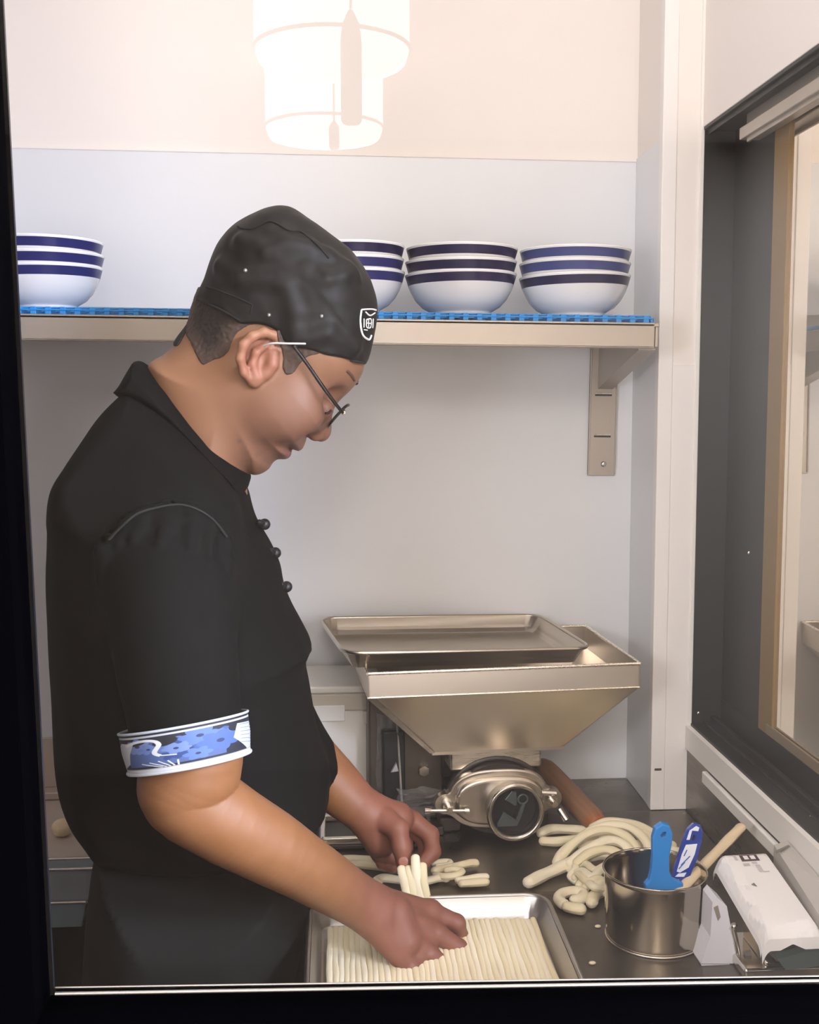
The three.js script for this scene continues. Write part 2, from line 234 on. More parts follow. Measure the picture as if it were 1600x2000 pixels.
// ---------------------------------------------------------------- shelf, rubber mat, bowls
{
  const zf = 0.24, TILT = -0.0135;
  const sh = thing('wall_shelf', 'long stainless steel wall shelf with a folded front lip carrying the bowls', 'shelf', [0, 1.5745, 0]);
  sh.rotation.z = TILT;
  const x0 = -1.1, x1 = 0.4085;
  mesh('shelf_board', span(x0, x1, -0.004, 0, 0.001, zf, 0.001), M.steelShelf, sh);
  mesh('front_lip', [span(x0, x1 - 0.005, -0.0305, 0.0012, zf - 0.004, zf, 0.0014), span(x0, x1 - 0.005, -0.0305, -0.0275, zf - 0.02, zf, 0.001)], M.steelShelf, sh);
  mesh('end_lip', [span(x1 - 0.004, x1, -0.029, 0.001, 0.001, zf - 0.002, 0.001)], M.steelShelf, sh);
  mesh('back_upstand', span(x0, x1, -0.001, 0.028, 0.0005, 0.0025, 0.0008), M.steelShelf, sh);
  const makeBracket = (x) => {
    const b = new THREE.Group(); b.name = 'bracket'; b.position.set(x, 0, 0); sh.add(b);
    mesh('wall_plate', [span(-0.0205, -0.0185, -0.205, -0.004, 0.0005, 0.007, 0.0008), span(0.0185, 0.0205, -0.205, -0.004, 0.0005, 0.007, 0.0008), span(-0.0205, 0.0205, -0.207, -0.004, 0.0005, 0.0045, 0.0008)], M.steelShelf, b);
    mesh('arm', [prism([V(-0.0085, -0.004, 0.004), V(-0.0085, -0.004, zf - 0.02), V(-0.0085, -0.030, zf - 0.02), V(-0.0085, -0.078, 0.004)], V(0.002, 0, 0)), prism([V(-0.0085, -0.030, zf - 0.02), V(-0.0085, -0.078, 0.004), V(0.0135, -0.078, 0.004), V(0.0135, -0.030, zf - 0.02)], V(0, -0.002, 0))], M.steelShelf, b);
    for (const y of [-0.0875, -0.148]) { mesh('slot_lip', span(-0.0125, 0.0125, y, y + 0.0022, 0.004, 0.0072, 0.0006), M.steelBright, b); mesh('slot', span(-0.0125, 0.0125, y - 0.0026, y, 0.0035, 0.0052, 0.0004), M.black, b); }
    const s = new THREE.SphereGeometry(0.0045, 16, 10); s.scale(1, 1, 0.55); s.translate(0.003, -0.190, 0.0045); mesh('screw', s, M.steelBright, b);
    return b;
  };
  makeBracket(0.397); makeBracket(-0.62);

  // the mat: a strip of open rubber cells
  const matT = thing('rubber_mat', 'blue open-cell rubber mat lying along the steel shelf under the bowls', 'mat', [0, 1.5755, 0]);
  matT.rotation.z = TILT;
  const g = [], L0 = -1.05, L1 = 0.4; // ribs along both ways, as a lattice
  for (let z = 0.052; z < 0.237; z += 0.0305) g.push(span(L0, L1, 0.0044, 0.0064, z, z + 0.0045, 0.0008));
  g.push(span(L0, L1, 0.0072, 0.0094, 0.227, 0.2315, 0.0008));
  const lat = mesh('lattice', g, M.mat, matT);
  const studs = [];
  for (let x = L0 + 0.004, k = 0; x < L1; x += 0.0175, k++) studs.push(span(x, x + 0.0072, 0, 0.0066, 0.05, 0.226, 0.001), span(x, x + 0.0072, 0, 0.0092, 0.224, 0.2385, 0.001));
  mesh('cross_ribs', studs, M.mat, matT);
  mesh('end_rib', span(L1 - 0.002, L1 + 0.003, 0, 0.0064, 0.05, 0.2365, 0.002), M.mat, matT);

  const R0 = 0.0724, outer = [[0, 0.0025], [0.0335, 0.0025], [0.0345, 0], [0.0385, 0], [0.0392, 0.0015], [0.0382, 0.0085], [0.0405, 0.0105], [0.0505, 0.0165], [0.0592, 0.0265], [0.0652, 0.038], [0.0684, 0.0465]];
  const band = [[0.0684, 0.0465], [0.0702, 0.0535], [0.0716, 0.0582]];
  const lip = [[0.0716, 0.0582], [0.0724, 0.0606], [0.0722, 0.0617], [0.0713, 0.0615], [0.0695, 0.0565], [0.064, 0.0405], [0.0555, 0.026], [0.044, 0.0165], [0.028, 0.0125], [0, 0.0115]];
  const proto = new THREE.Group();
  const build = (t, bandMat) => { mesh('bowl_body', lathe(outer), M.porcelain, t); mesh('painted_band', lathe(band), bandMat, t); mesh('rim_and_inside', lathe(lip), M.porcelain, t); };
  const tint = { dark: std(0x201b45, 0.28, 0, { specularIntensity: 0.6 }), mid: std(0x262b66, 0.28, 0, { specularIntensity: 0.6 }), pale: std(0x3d4780, 0.28, 0, { specularIntensity: 0.6 }) };
  const first = {};
  const stacks = [
    [-0.3655, 'leftmost stack beside black window frame', 'mid', 'mid', 'mid'], [0.022, 'the stack half hidden behind black cap', 'mid', 'mid', 'dark'],
    [0.1693, 'middle one of three stacks right of cap', 'dark', 'dark', 'dark'], [0.3195, 'rightmost stack at the shelf end', 'dark', 'pale', 'pale'],
  ];
  for (const [x, where, ...cols] of stacks) cols.forEach((c, k) => {
    const y = 1.5755 + 0.0064 + x * TILT + k * 0.0168, lv = ['bottom', 'middle', 'top'][k];
    let t;
    const lab = `white bowl with ${c === 'pale' ? 'slate blue' : 'navy'} band, ${lv} of ${where}`;
    if (!first[c]) { t = first[c] = thing('noodle_bowl', lab, 'bowl', [0, 0, 0], 0, 'banded bowls on the wall shelf'); build(t, tint[c]); }
    else { t = first[c].clone(); t.name = numbered('noodle_bowl'); scene.add(t); tag(t, lab, 'bowl', 'banded bowls on the wall shelf'); }
    t.position.set(x + rr(-0.0012, 0.0012), y, 0.150 + rr(-0.001, 0.001)); t.rotation.set(0, rr(0, 6), TILT); t.scale.set(1.012, 0.93, 1.012);
  });
}

// ---------------------------------------------------------------- worktops
{
  const t = thing('worktop', 'dark stainless worktop where the noodles, tray and steel pot are', 'worktop', [0.23, 0, 0.4]);
  const x0 = -0.028;
  wmesh('top', boxUV(span(x0, XB - 0.003, CT - 0.04, CT, ZP + 0.0025, 0.8, 0.003), 2), M.counter, t);
  wmesh('top_extension', boxUV(span(x0, XA - 0.003, CT - 0.04, CT - 0.0001, 0.0, ZP + 0.003, 0.0005), 2), M.counter, t);
  wmesh('cabinet', span(x0 + 0.02, XB - 0.01, 0.08, CT - 0.04, 0.02, 0.76, 0.003), M.steel, t);
  wmesh('plinth', span(x0 + 0.05, XB - 0.03, 0, 0.08, 0.05, 0.72, 0.003), M.darkSteel, t);
  for (const z of [0.2, 0.57]) { const d = wmesh('door', span(x0 + 0.017, x0 + 0.021, 0.12, 0.82, z - 0.17, z + 0.17, 0.001), M.steel, t); }
  const sideSteel = std(0xcabdb0, 0.45, 0.4);
  const s = thing('side_worktop', 'narrow stainless counter along the back wall behind the cook', 'worktop', [-0.6, 0, 0.12]);
  wmesh('top', boxUV(span(-1.2, x0 - 0.002, CT - 0.005, CT - 0.0005, 0.002, 0.245, 0.001), 2), sideSteel, s);
  wmesh('front_rim', span(-1.2, x0 - 0.002, CT - 0.0065, CT + 0.0035, 0.243, 0.252, 0.003), M.steelBright, s);
  wmesh('back_ledge', span(-1.2, -0.2, CT, CT + 0.011, 0.002, 0.03, 0.002), sideSteel, s);
  wmesh('backsplash', span(-1.2, -0.2, CT + 0.011, 0.985, 0.001, 0.006, 0.001), sideSteel, s);
  wmesh('cabinet', span(-1.2, x0 - 0.004, 0, CT - 0.005, 0.002, 0.235, 0.001), M.black, s);
  // pan and the one nested in it, on a bracket in front of the counter: seen as two stepped fronts
  const pan = (x, y, z, w0, w1, h, d, name, label, mat) => {
    const p = thing(name, label, 'pan', [x, y, z]);
    const A = [V(-w1 / 2, 0, d / 2), V(w1 / 2, 0, d / 2), V(w0 / 2, h, d / 2 + 0.006), V(-w0 / 2, h, d / 2 + 0.006)];
    const B = A.map((q) => V(q.x, q.y, -q.z)); const k = 0.0015;
    mesh('pan_body', [prism(A, V(0, 0, -k)), prism(B, V(0, 0, k)), prism([A[0], A[3], B[3], B[0]], V(k, 0, 0)), prism([A[1], A[2], B[2], B[1]], V(-k, 0, 0)), prism([A[0], A[1], B[1], B[0]], V(0, k, 0))], mat, p);
    mesh('rolled_rim', [between(A[3], A[2], 0.002), between(B[3], B[2], 0.002), between(A[3], B[3], 0.002), between(A[2], B[2], 0.002)], M.steelBright, p);
    return p;
  };
  const l = at(105, 1684, 0.27), r = at(187, 1684, 0.27), b = at(105, 1752, 0.27), c = at(105, 1805, 0.27);
  const W = r.x - l.x + 0.16;
  pan(r.x - W / 2 + 0.002, b.y, 0.272, W, W - 0.016, l.y - b.y - 0.002, 0.02, 'steel_pan', 'upper of two stacked shallow steel pans behind the cook', std(0xb4bec4, 0.4, 0.3));
  pan(r.x - W / 2 - 0.003, c.y, 0.270, W - 0.014, W - 0.028, b.y - c.y - 0.001, 0.018, 'steel_pan', 'lower of two stacked shallow steel pans behind the cook', std(0xa5bac4, 0.4, 0.3));
  const sup = thing('pan_holder', 'dark bracket carrying the stacked pans behind the cook', 'bracket', [r.x - W / 2, 0, 0.272]);
  mesh('post', span(-0.05, 0.05, 0, c.y - 0.001, -0.012, 0.008, 0.002), M.black, sup);
  // a ball of dough on the side counter
  const db = atY(122, 1622, 0.907), dg = new THREE.SphereGeometry(0.0135, 32, 24), dp = dg.attributes.position;
  for (let i = 0; i < dp.count; i++) { const q = V(dp.getX(i), dp.getY(i), dp.getZ(i)); const k = 1 + 0.08 * n3(q.x * 90, q.y * 90, q.z * 90) - (q.x < -0.004 && q.y > -0.008 ? 0.18 * Math.exp(-((q.z - 0.011) ** 2) / 3e-5) : 0); q.multiplyScalar(k); q.y *= 0.86; dp.setXYZ(i, q.x, q.y, q.z); }
  dg.computeVertexNormals(); dg.translate(db.x, CT + 0.011, db.z);
  solo('dough_ball', dg, std(0xf0d9b0, 0.55), 'small pale ball of dough on the counter behind the cook', 'dough');
}

// ---------------------------------------------------------------- dough extruder with hopper
const EX = 0.209, EZ = 0.17, ETURN = 0.07;
{
  const t = thing('dough_extruder', 'stainless dough extruder with a wide funnel hopper and round outlet', 'machine', [EX, CT, EZ], ETURN);
  // local axes: x along the front, z towards the window. hopper
  const HY = 0.237, w = 0.1755, zf = 0.0875, zb = -0.155, lipH = 0.031, by = 0.118, k = 0.0018;
  const ring = (x0, x1, z0, z1, y) => [V(x0, y, z1), V(x1, y, z1), V(x1, y, z0), V(x0, y, z0)];
  const A = ring(-w, w, zb, zf, HY), B = ring(-w, w, zb, zf, HY - lipH), C = ring(-0.088, 0.0885, zb + 0.05, zf - 0.045, by);
  const wall = (P, Q, i, n) => { const j = (i + 1) % 4; return prism([P[i], P[j], Q[j], Q[i]], n); };
  const ins = [V(0, 0, -k), V(-k, 0, 0), V(0, 0, k), V(k, 0, 0)];
  const hop = mesh('hopper', [0, 1, 2, 3].map((i) => wall(B, C, i, ins[i])), M.steel, t);
  const rim = mesh('hopper_rim', [...[0, 1, 2, 3].map((i) => wall(A, B, i, ins[i])), ...[0, 1, 2, 3].map((i) => between(A[i], A[(i + 1) % 4], 0.0022)), between(B[0], B[1], 0.0012), between(B[0], B[3], 0.0012)], M.steel, t);
  mesh('corner_flange', [prism([B[0].clone().add(V(-0.002, 0, 0.001)), B[0].clone().add(V(0.010, 0, 0.0025)), C[0].clone().add(V(0.003, 0, 0.0025)), C[0].clone().add(V(-0.003, -0.001, 0.001))], V(0, 0, -0.002))], M.steelBright, t);
  mesh('hopper_foot', [prism([C[0].clone(), C[1].clone(), C[1].clone().add(V(0, -0.004, 0)), C[0].clone().add(V(0, -0.004, 0))], V(0, 0, -0.07))], M.steel, t);
  // neck and barrel
  mesh('neck', [span(-0.062, 0.062, 0.086, by, -0.06, 0.03, 0.004)], M.steel, t);
  const barrel = new THREE.CylinderGeometry(0.047, 0.047, 0.13, 48); barrel.rotateX(Math.PI / 2); barrel.scale(1.25, 1, 1); barrel.translate(0.0, 0.052, -0.02);
  mesh('barrel', [barrel, (() => { const g = new THREE.TorusGeometry(0.046, 0.006, 12, 48); g.scale(1.28, 1, 1); g.translate(0.0, 0.055, 0.026); return g; })()], M.darkSteel, t);
  // front plate: rounded oval with two ears
  const sh = new THREE.Shape(), a = 0.064, b = 0.0375, out = [];
  for (let i = 0; i < 96; i++) {
    const th = i / 96 * Math.PI * 2, c = Math.cos(th), s = Math.sin(th);
    let x = Math.sign(c) * Math.pow(Math.abs(c), 0.8) * a, y = Math.sign(s) * Math.pow(Math.abs(s), 0.72) * b;
    const ear = Math.exp(-Math.pow((y + 0.004) / 0.012, 4)); x += Math.sign(c) * ear * 0.0155 * (Math.abs(c) > 0.6 ? 1 : 0);
    out.push(new THREE.Vector2(x, y));
  }
  // ears: circles joined with a concave fillet
  sh.setFromPoints(out);
  const plate = new THREE.ExtrudeGeometry(sh, { depth: 0.009, bevelEnabled: true, bevelThickness: 0.0025, bevelSize: 0.0025, bevelSegments: 3, curveSegments: 24 }); plate.translate(0.0, 0.0525, 0.036);
  const pl = mesh('front_plate', plate, std(0xcbc3b8, 0.3, 1), t);
  const domeShape = new THREE.Shape(out.map((p) => new THREE.Vector2(p.x * (Math.abs(p.x) > a * 0.98 ? a * 0.93 / Math.abs(p.x) : 0.93), p.y * 0.9)));
  const dome = new THREE.ExtrudeGeometry(domeShape, { depth: 0.002, bevelEnabled: true, bevelThickness: 0.006, bevelSize: 0.006, bevelOffset: -0.007, bevelSegments: 5 }); dome.translate(0, 0.0525, 0.049);
  mesh('raised_face', dome, std(0xc4bbae, 0.34, 1), t);
  for (const s of [-1, 1]) {
    const ear = new THREE.CylinderGeometry(0.0135, 0.0135, 0.012, 32); ear.rotateX(Math.PI / 2); ear.translate(s * 0.0715, 0.0495, 0.042); mesh('ear', ear, std(0xcbc3b8, 0.3, 1), t);
    const bolt = mesh('bolt', [(() => { const g = new THREE.CylinderGeometry(0.0075, 0.0085, 0.010, 6); g.rotateX(Math.PI / 2); g.translate(s * 0.0695, 0.0495, 0.053); return g; })(), (() => { const g = new THREE.CylinderGeometry(0.0038, 0.0038, 0.02, 12); g.rotateX(Math.PI / 2); g.translate(s * 0.0695, 0.0495, 0.062); return g; })()], M.steelBright, t);
    if (s < 0) { mesh('wing_handle', [between(V(-0.098, 0.0465, 0.06), V(-0.046, 0.0450, 0.064), 0.0022, 0.0022), between(V(-0.101, 0.047, 0.06), V(-0.092, 0.0463, 0.06), 0.0048, 0.0036), between(V(-0.049, 0.045, 0.064), V(-0.043, 0.0448, 0.0645), 0.0035, 0.0035)], M.steelBright, t); }
    else mesh('wing_handle', [between(V(0.055, 0.062, 0.058), V(0.074, 0.0605, 0.06), 0.0035), between(V(0.079, 0.0385, 0.058), V(0.0865, 0.026, 0.066), 0.0042)], M.steelBright, t);
  }
  // the outlet: a tube with a rolled lip, dark inside, a spiral worm behind
  const oy = 0.0452, ox = 0.0135;
  const prof = [[0.0262, 0], [0.0286, 0.002], [0.0292, 0.02], [0.0318, 0.024], [0.0322, 0.0275], [0.0308, 0.03], [0.0285, 0.0298], [0.0262, 0.0275], [0.0256, 0.02], [0.0256, -0.02]];
  const tube = lathe(prof, 64); tube.scale(1.2, 1, 1.2); tube.rotateX(Math.PI / 2); tube.rotateY(0.06); tube.translate(ox, oy, 0.052); mesh('outlet_ring', tube, std(0xc2bbb2, 0.24, 1), t);
  const backDisc = new THREE.CylinderGeometry(0.031, 0.031, 0.004, 48); backDisc.rotateX(Math.PI / 2); backDisc.translate(ox, oy, 0.0635); mesh('outlet_back', backDisc, std(0x080808, 0.6), t);
  const blade = std(0x5d6669, 0.35, 0.6), bl = [];
  const fin = (pts) => { const s2 = new THREE.Shape(pts.map(([x, y]) => new THREE.Vector2(x, y))); const g = new THREE.ExtrudeGeometry(s2, { depth: 0.004, bevelEnabled: true, bevelThickness: 0.001, bevelSize: 0.0006, bevelSegments: 2 }); g.scale(1.25, 1.25, 1); g.translate(ox, oy, 0.0665); return g; };
  bl.push(fin([[-0.008, 0.012], [-0.001, 0.020], [0.003, 0.019], [0.004, 0.006], [0.002, 0.005]]), fin([[-0.016, -0.014], [-0.010, -0.002], [0.006, -0.013], [0.004, -0.0165], [-0.016, -0.0165]]), fin([[0.010, 0.006], [0.007, -0.002], [0.004, -0.0105], [0.0065, -0.012], [0.0105, -0.002], [0.0125, 0.005]]));
  const loop = new THREE.TorusGeometry(0.0062, 0.0016, 10, 28); loop.translate(ox + 0.0135, oy + 0.0135, 0.069); bl.push(loop);
  mesh('worm_blade', bl, blade, t);
  // feet and motor housing behind, to the left
  mesh('foot', span(-0.075, -0.045, 0, 0.02, -0.08, 0.02, 0.003), M.darkSteel, t); mesh('foot', span(0.045, 0.075, 0, 0.02, -0.08, 0.02, 0.003), M.darkSteel, t);
  const hs = mesh('motor_housing', [span(-0.165, -0.062, 0.03, 0.178, -0.13, -0.022, 0.004)], std(0x6a625b, 0.4, 0.7), t);
  const ru = mesh('rubber_panel', [span(-0.148, -0.117, 0.036, 0.135, -0.02, -0.004, 0.004)], std(0x17191d, 0.5), t);
  mesh('housing_bolt', [(() => { const g = new THREE.CylinderGeometry(0.0075, 0.0085, 0.008, 6); g.rotateX(Math.PI / 2); g.translate(-0.090, 0.0735, -0.018); return g; })()], M.steelBright, t);
  mesh('switch_mark', fin([[0, 0], [0.005, 0.009], [0.007, 0.001]]).translate(-0.150, 0.035, -0.0695), std(0xb9bcc0, 0.5), t);
  mesh('side_strut', [span(-0.066, -0.05, 0.065, 0.118, -0.03, -0.01, 0.002)], M.darkSteel, t);
  mesh('base_plate', [span(-0.19, -0.07, 0, 0.012, -0.12, 0.03, 0.002), span(-0.18, -0.075, 0.012, 0.03, -0.11, 0.0, 0.003)], M.darkSteel, t);
}
// sheet pan resting in the hopper mouth
function sheetPan(name, label, pos, turn, W, D, H, mat, tilt = 0, inset = 0.012) {
  const t = thing(name, label, 'tray', pos, turn); t.rotation.order = 'YXZ'; t.rotation.x = tilt;
  const rrect = (w, d, r, y, n = 8) => { const p = []; for (const [sx, sz, a0] of [[1, 1, 0], [-1, 1, 90], [-1, -1, 180], [1, -1, 270]]) for (let i = 0; i <= n; i++) { const a = (a0 + 90 * i / n) * Math.PI / 180; p.push(V(sx * (w / 2 - r) + Math.cos(a) * r, y, sz * (d / 2 - r) + Math.sin(a) * r)); } return p; };
  const loft = (rings, capLast) => { const pos = [], idx = [], n = rings[0].length; for (const r of rings) for (const p of r) pos.push(p.x, p.y, p.z); for (let k = 0; k < rings.length - 1; k++) for (let i = 0; i < n; i++) { const j = (i + 1) % n, a = k * n + i, b = k * n + j; idx.push(a, a + n, b, b, a + n, b + n); } if (capLast) { const c = rings.length - 1; pos.push(0, rings[c][0].y, 0); const m = pos.length / 3 - 1; for (let i = 0; i < n; i++) idx.push(c * n + i, m, c * n + (i + 1) % n); } const g = new THREE.BufferGeometry(); g.setAttribute('position', new THREE.Float32BufferAttribute(pos, 3)); g.setIndex(idx); g.computeVertexNormals(); return toCreasedNormals(g, 0.7); };
  const i = inset, k = 0.001;
  const body = loft([rrect(W - 2 * i - 2 * k, D - 2 * i - 2 * k, 0.010, 0), rrect(W - 2 * k, D - 2 * k, 0.022, H)].reverse(), false);
  mesh('pan_wall', [loft([rrect(W, D, 0.022, H), rrect(W - i * 1.2, D - i * 1.2, 0.017, H * 0.35), rrect(W - 2 * i, D - 2 * i, 0.012, k * 2), rrect(W - 2 * i - 0.006, D - 2 * i - 0.006, 0.01, k)]), loft([rrect(W - 2 * i, D - 2 * i, 0.01, 0), rrect(W + 2 * k, D + 2 * k, 0.023, H)])], mat, t);
  mesh('pan_floor', [loft([rrect(W - 2 * i - 0.004, D - 2 * i - 0.004, 0.01, k * 1.2), rrect(W - 2 * i - 0.02, D - 2 * i - 0.02, 0.01, k)], true), loft([rrect(W - 2 * i - 0.02, D - 2 * i - 0.02, 0.01, 0), rrect(W - 2 * i, D - 2 * i, 0.01, 0)], false)], mat, t);
  const e = rrect(W + 0.005, D + 0.005, 0.024, H), c = new THREE.CatmullRomCurve3(e, true, 'centripetal');
  mesh('rolled_rim', new THREE.TubeGeometry(c, 120, 0.0026, 10, true), mat, t);
  return t;
}
const trayTop = sheetPan('sheet_pan', 'empty steel sheet pan resting askew on the hopper', [0.156, 1.1355, 0.130], 0.16, 0.325, 0.205, 0.022, std(0xc6bcae, 0.3, 1), 0.02);
trayTop.rotation.z = -0.035;

// ---------------------------------------------------------------- bin, plastic sleeve, flat pan behind the cook's hands
{
  const p0 = at(600, 1350, 0.13), p1 = at(735, 1350, 0.13), yb = CT;
  const x1 = p1.x, x0 = x1 - 0.22, yt = 1.083;
  const t = thing('storage_bin', 'white plastic storage bin with label on worktop behind the cook', 'bin', [(x0 + x1) / 2, CT, 0.07]);
  const white = std(0xece9e4, 0.4);
  wmesh('bin_body', [prism([V(x0 + 0.01, yb, 0.125), V(x1 - 0.006, yb, 0.125), V(x1, yt - 0.03, 0.13), V(x0, yt - 0.03, 0.13)], V(0, 0, -0.11))], white, t);
  wmesh('bin_collar', [span(x0 - 0.003, x1 + 0.003, yt - 0.032, yt - 0.006, 0.016, 0.134, 0.004)], std(0xd2cabd, 0.45), t);
  wmesh('bin_lid', [span(x0 - 0.005, x1 + 0.005, yt - 0.006, yt + 0.004, 0.012, 0.137, 0.003)], std(0xf0ece6, 0.4), t);
  const l0 = at(612, 1378, 0.133), l1 = at(674, 1408, 0.133);
  wmesh('label', span(l0.x - 0.05, l1.x, l1.y, l0.y, 0.128, 0.1345, 0.0015), std(0xf6f5f4, 0.5), t);
  wmesh('latch', span(x1 - 0.018, x1 + 0.006, yt - 0.05, yt - 0.032, 0.12, 0.135, 0.002), std(0xe6e1d8, 0.4), t);
}
{
  // crumpled clear sleeve beside the machine
  const mk = (x0, y0, x1, y1, z, amp, sd, nx = 28, ny = 36) => { const g = new THREE.PlaneGeometry(1, 1, nx, ny), p = g.attributes.position; for (let i = 0; i < p.count; i++) { const u = p.getX(i) + 0.5, v = p.getY(i) + 0.5; const a = at(x0 + (x1 - x0) * u, y1 + (y0 - y1) * v, z); const d = amp * (n3(u * 3 + sd, v * 4, sd) + 0.5 * n3(u * 7, v * 9, sd + 3)); p.setXYZ(i, a.x + d * 0.3, Math.max(a.y, CT + 0.0015), a.z + d); } g.computeVertexNormals(); return g; };
  const film = new THREE.MeshPhysicalMaterial({ color: 0xf2f2f4, roughness: 0.12, transmission: 0.86, thickness: 0, ior: 1.45 });
  const t = thing('plastic_bag', 'crumpled clear plastic bag hanging beside the white bin', 'bag', [0.1, CT, 0.17]);
  wmesh('hanging_fold', mk(738, 1395, 780, 1548, 0.168, 0.012, 1.7), film, t);
  wmesh('lower_fold', mk(775, 1540, 895, 1590, 0.19, 0.02, 5.1), film, t);
  const q = at(775, 1400, 0.172), q2 = at(786, 1590, 0.176);
  wmesh('seam', strand([q, at(781, 1500, 0.176), q2], 0.0016, 20, 6), std(0xd8d2cc, 0.3, 0, { transmission: 0.4, thickness: 0 }), t);
}
{
  const a = atY(690, 1640, 0.902), t = thing('drip_tray', 'flat dark steel drip tray behind the far hand', 'tray', [0.075, CT, 0.2]);
  const c0 = V(-0.02, CT, 0.252), c1 = V(0.118, CT, 0.238);
  wmesh('tray_base', [span(-0.022, 0.125, CT + 0.0005, CT + 0.008, 0.16, 0.245, 0.003)], M.darkSteel, t);
  wmesh('tray_rim', [span(-0.022, 0.125, CT + 0.008, CT + 0.017, 0.238, 0.245, 0.002), span(-0.022, 0.125, CT + 0.008, CT + 0.017, 0.16, 0.166, 0.002), span(0.119, 0.125, CT + 0.008, CT + 0.017, 0.16, 0.245, 0.002), span(-0.022, -0.016, CT + 0.008, CT + 0.017, 0.16, 0.245, 0.002)], M.steel, t);
}
// rolling pin against the back corner
{
  const b = V(0.3435, CT + 0.0165, 0.232), a = at(1056, 1494, 0.07);
  const wood = texture(128, 256, (u, v) => { const s = 0.5 + 0.5 * n3(u * 22, v * 2.2, 3.3) + 0.25 * n3(u * 60, v * 5, 1.2), w = Math.max(0, Math.min(1, (v - 0.62) * 5)); return [(0.50 + 0.12 * s) * (1 - w) + (0.62 + 0.1 * s) * w, (0.36 + 0.1 * s) * (1 - w) + (0.31 + 0.08 * s) * w, (0.27 + 0.08 * s) * (1 - w) + (0.13 + 0.05 * s) * w]; });
  const L = a.distanceTo(b), prof = [[0, 0], [0.0095, 0.0003], [0.0122, 0.003], [0.0158, 0.016], [0.0165, 0.03], [0.0165, L - 0.02], [0.0135, L - 0.004], [0.0115, L - 0.0006], [0, L]];
  const g = lathe(prof, 36); const d = b.clone().sub(a).normalize(); g.applyQuaternion(new THREE.Quaternion().setFromUnitVectors(V(0, 1, 0), d)); g.translate(a.x, a.y, a.z);
  solo('rolling_pin', g, new THREE.MeshPhysicalMaterial({ map: wood, roughness: 0.45 }), 'brown wooden rolling pin lying behind the noodle heap', 'rolling pin');
}
// ---------------------------------------------------------------- the tray of noodles being laid out
const dough = [0xe8dcbd, 0xe5d8b5, 0xebe0c4, 0xe2d4ae].map((c) => std(c, 0.5, 0, { sheen: 0.2, sheenColor: new THREE.Color(0xffffff) }));
const trayFood = { x0: -0.028, x1: 0.2285, z0: 0.447, z1: 0.72 };
{
  const { x0, x1, z0, z1 } = trayFood;
  sheetPan('sheet_pan', 'aluminium sheet pan of laid out noodles under the near hand', [(x0 + x1) / 2, CT + 0.001, (z0 + z1) / 2], 0.0, x1 - x0, z1 - z0, 0.024, M.alu, 0, 0.010);
  const n = 40, a = x0 + 0.016, b = x1 - 0.0125;
  for (let i = 0; i < n; i++) {
    const x = a + (b - a) * (i + 0.5) / n, w = (b - a) / n, zs = z0 + 0.0125 + rr(0, 0.005) + (i < n * 0.5 ? 0.006 : 0), ze = z1 - 0.022, pts = [], sl = 0.002;
    for (let k = 0; k <= 7; k++) { const z = zs + (ze - zs) * k / 7; pts.push(V(x - sl * (z - z0 - 0.13) + 0.0006 * Math.sin(k * 1.9 + i * 1.3) + rr(-0.0003, 0.0003), CT + 0.0066 + 0.0008 * n3(i * 0.7, k * 0.9, 2.2), z)); }
    solo('noodle_strand', strand(pts, w * 0.5, 36, 10, 1.16, 0.7), dough[i % 4], 'flattened pale noodle lying in the parallel rows of the sheet pan', 'noodle', 'noodles laid side by side in the sheet pan');
  }
}
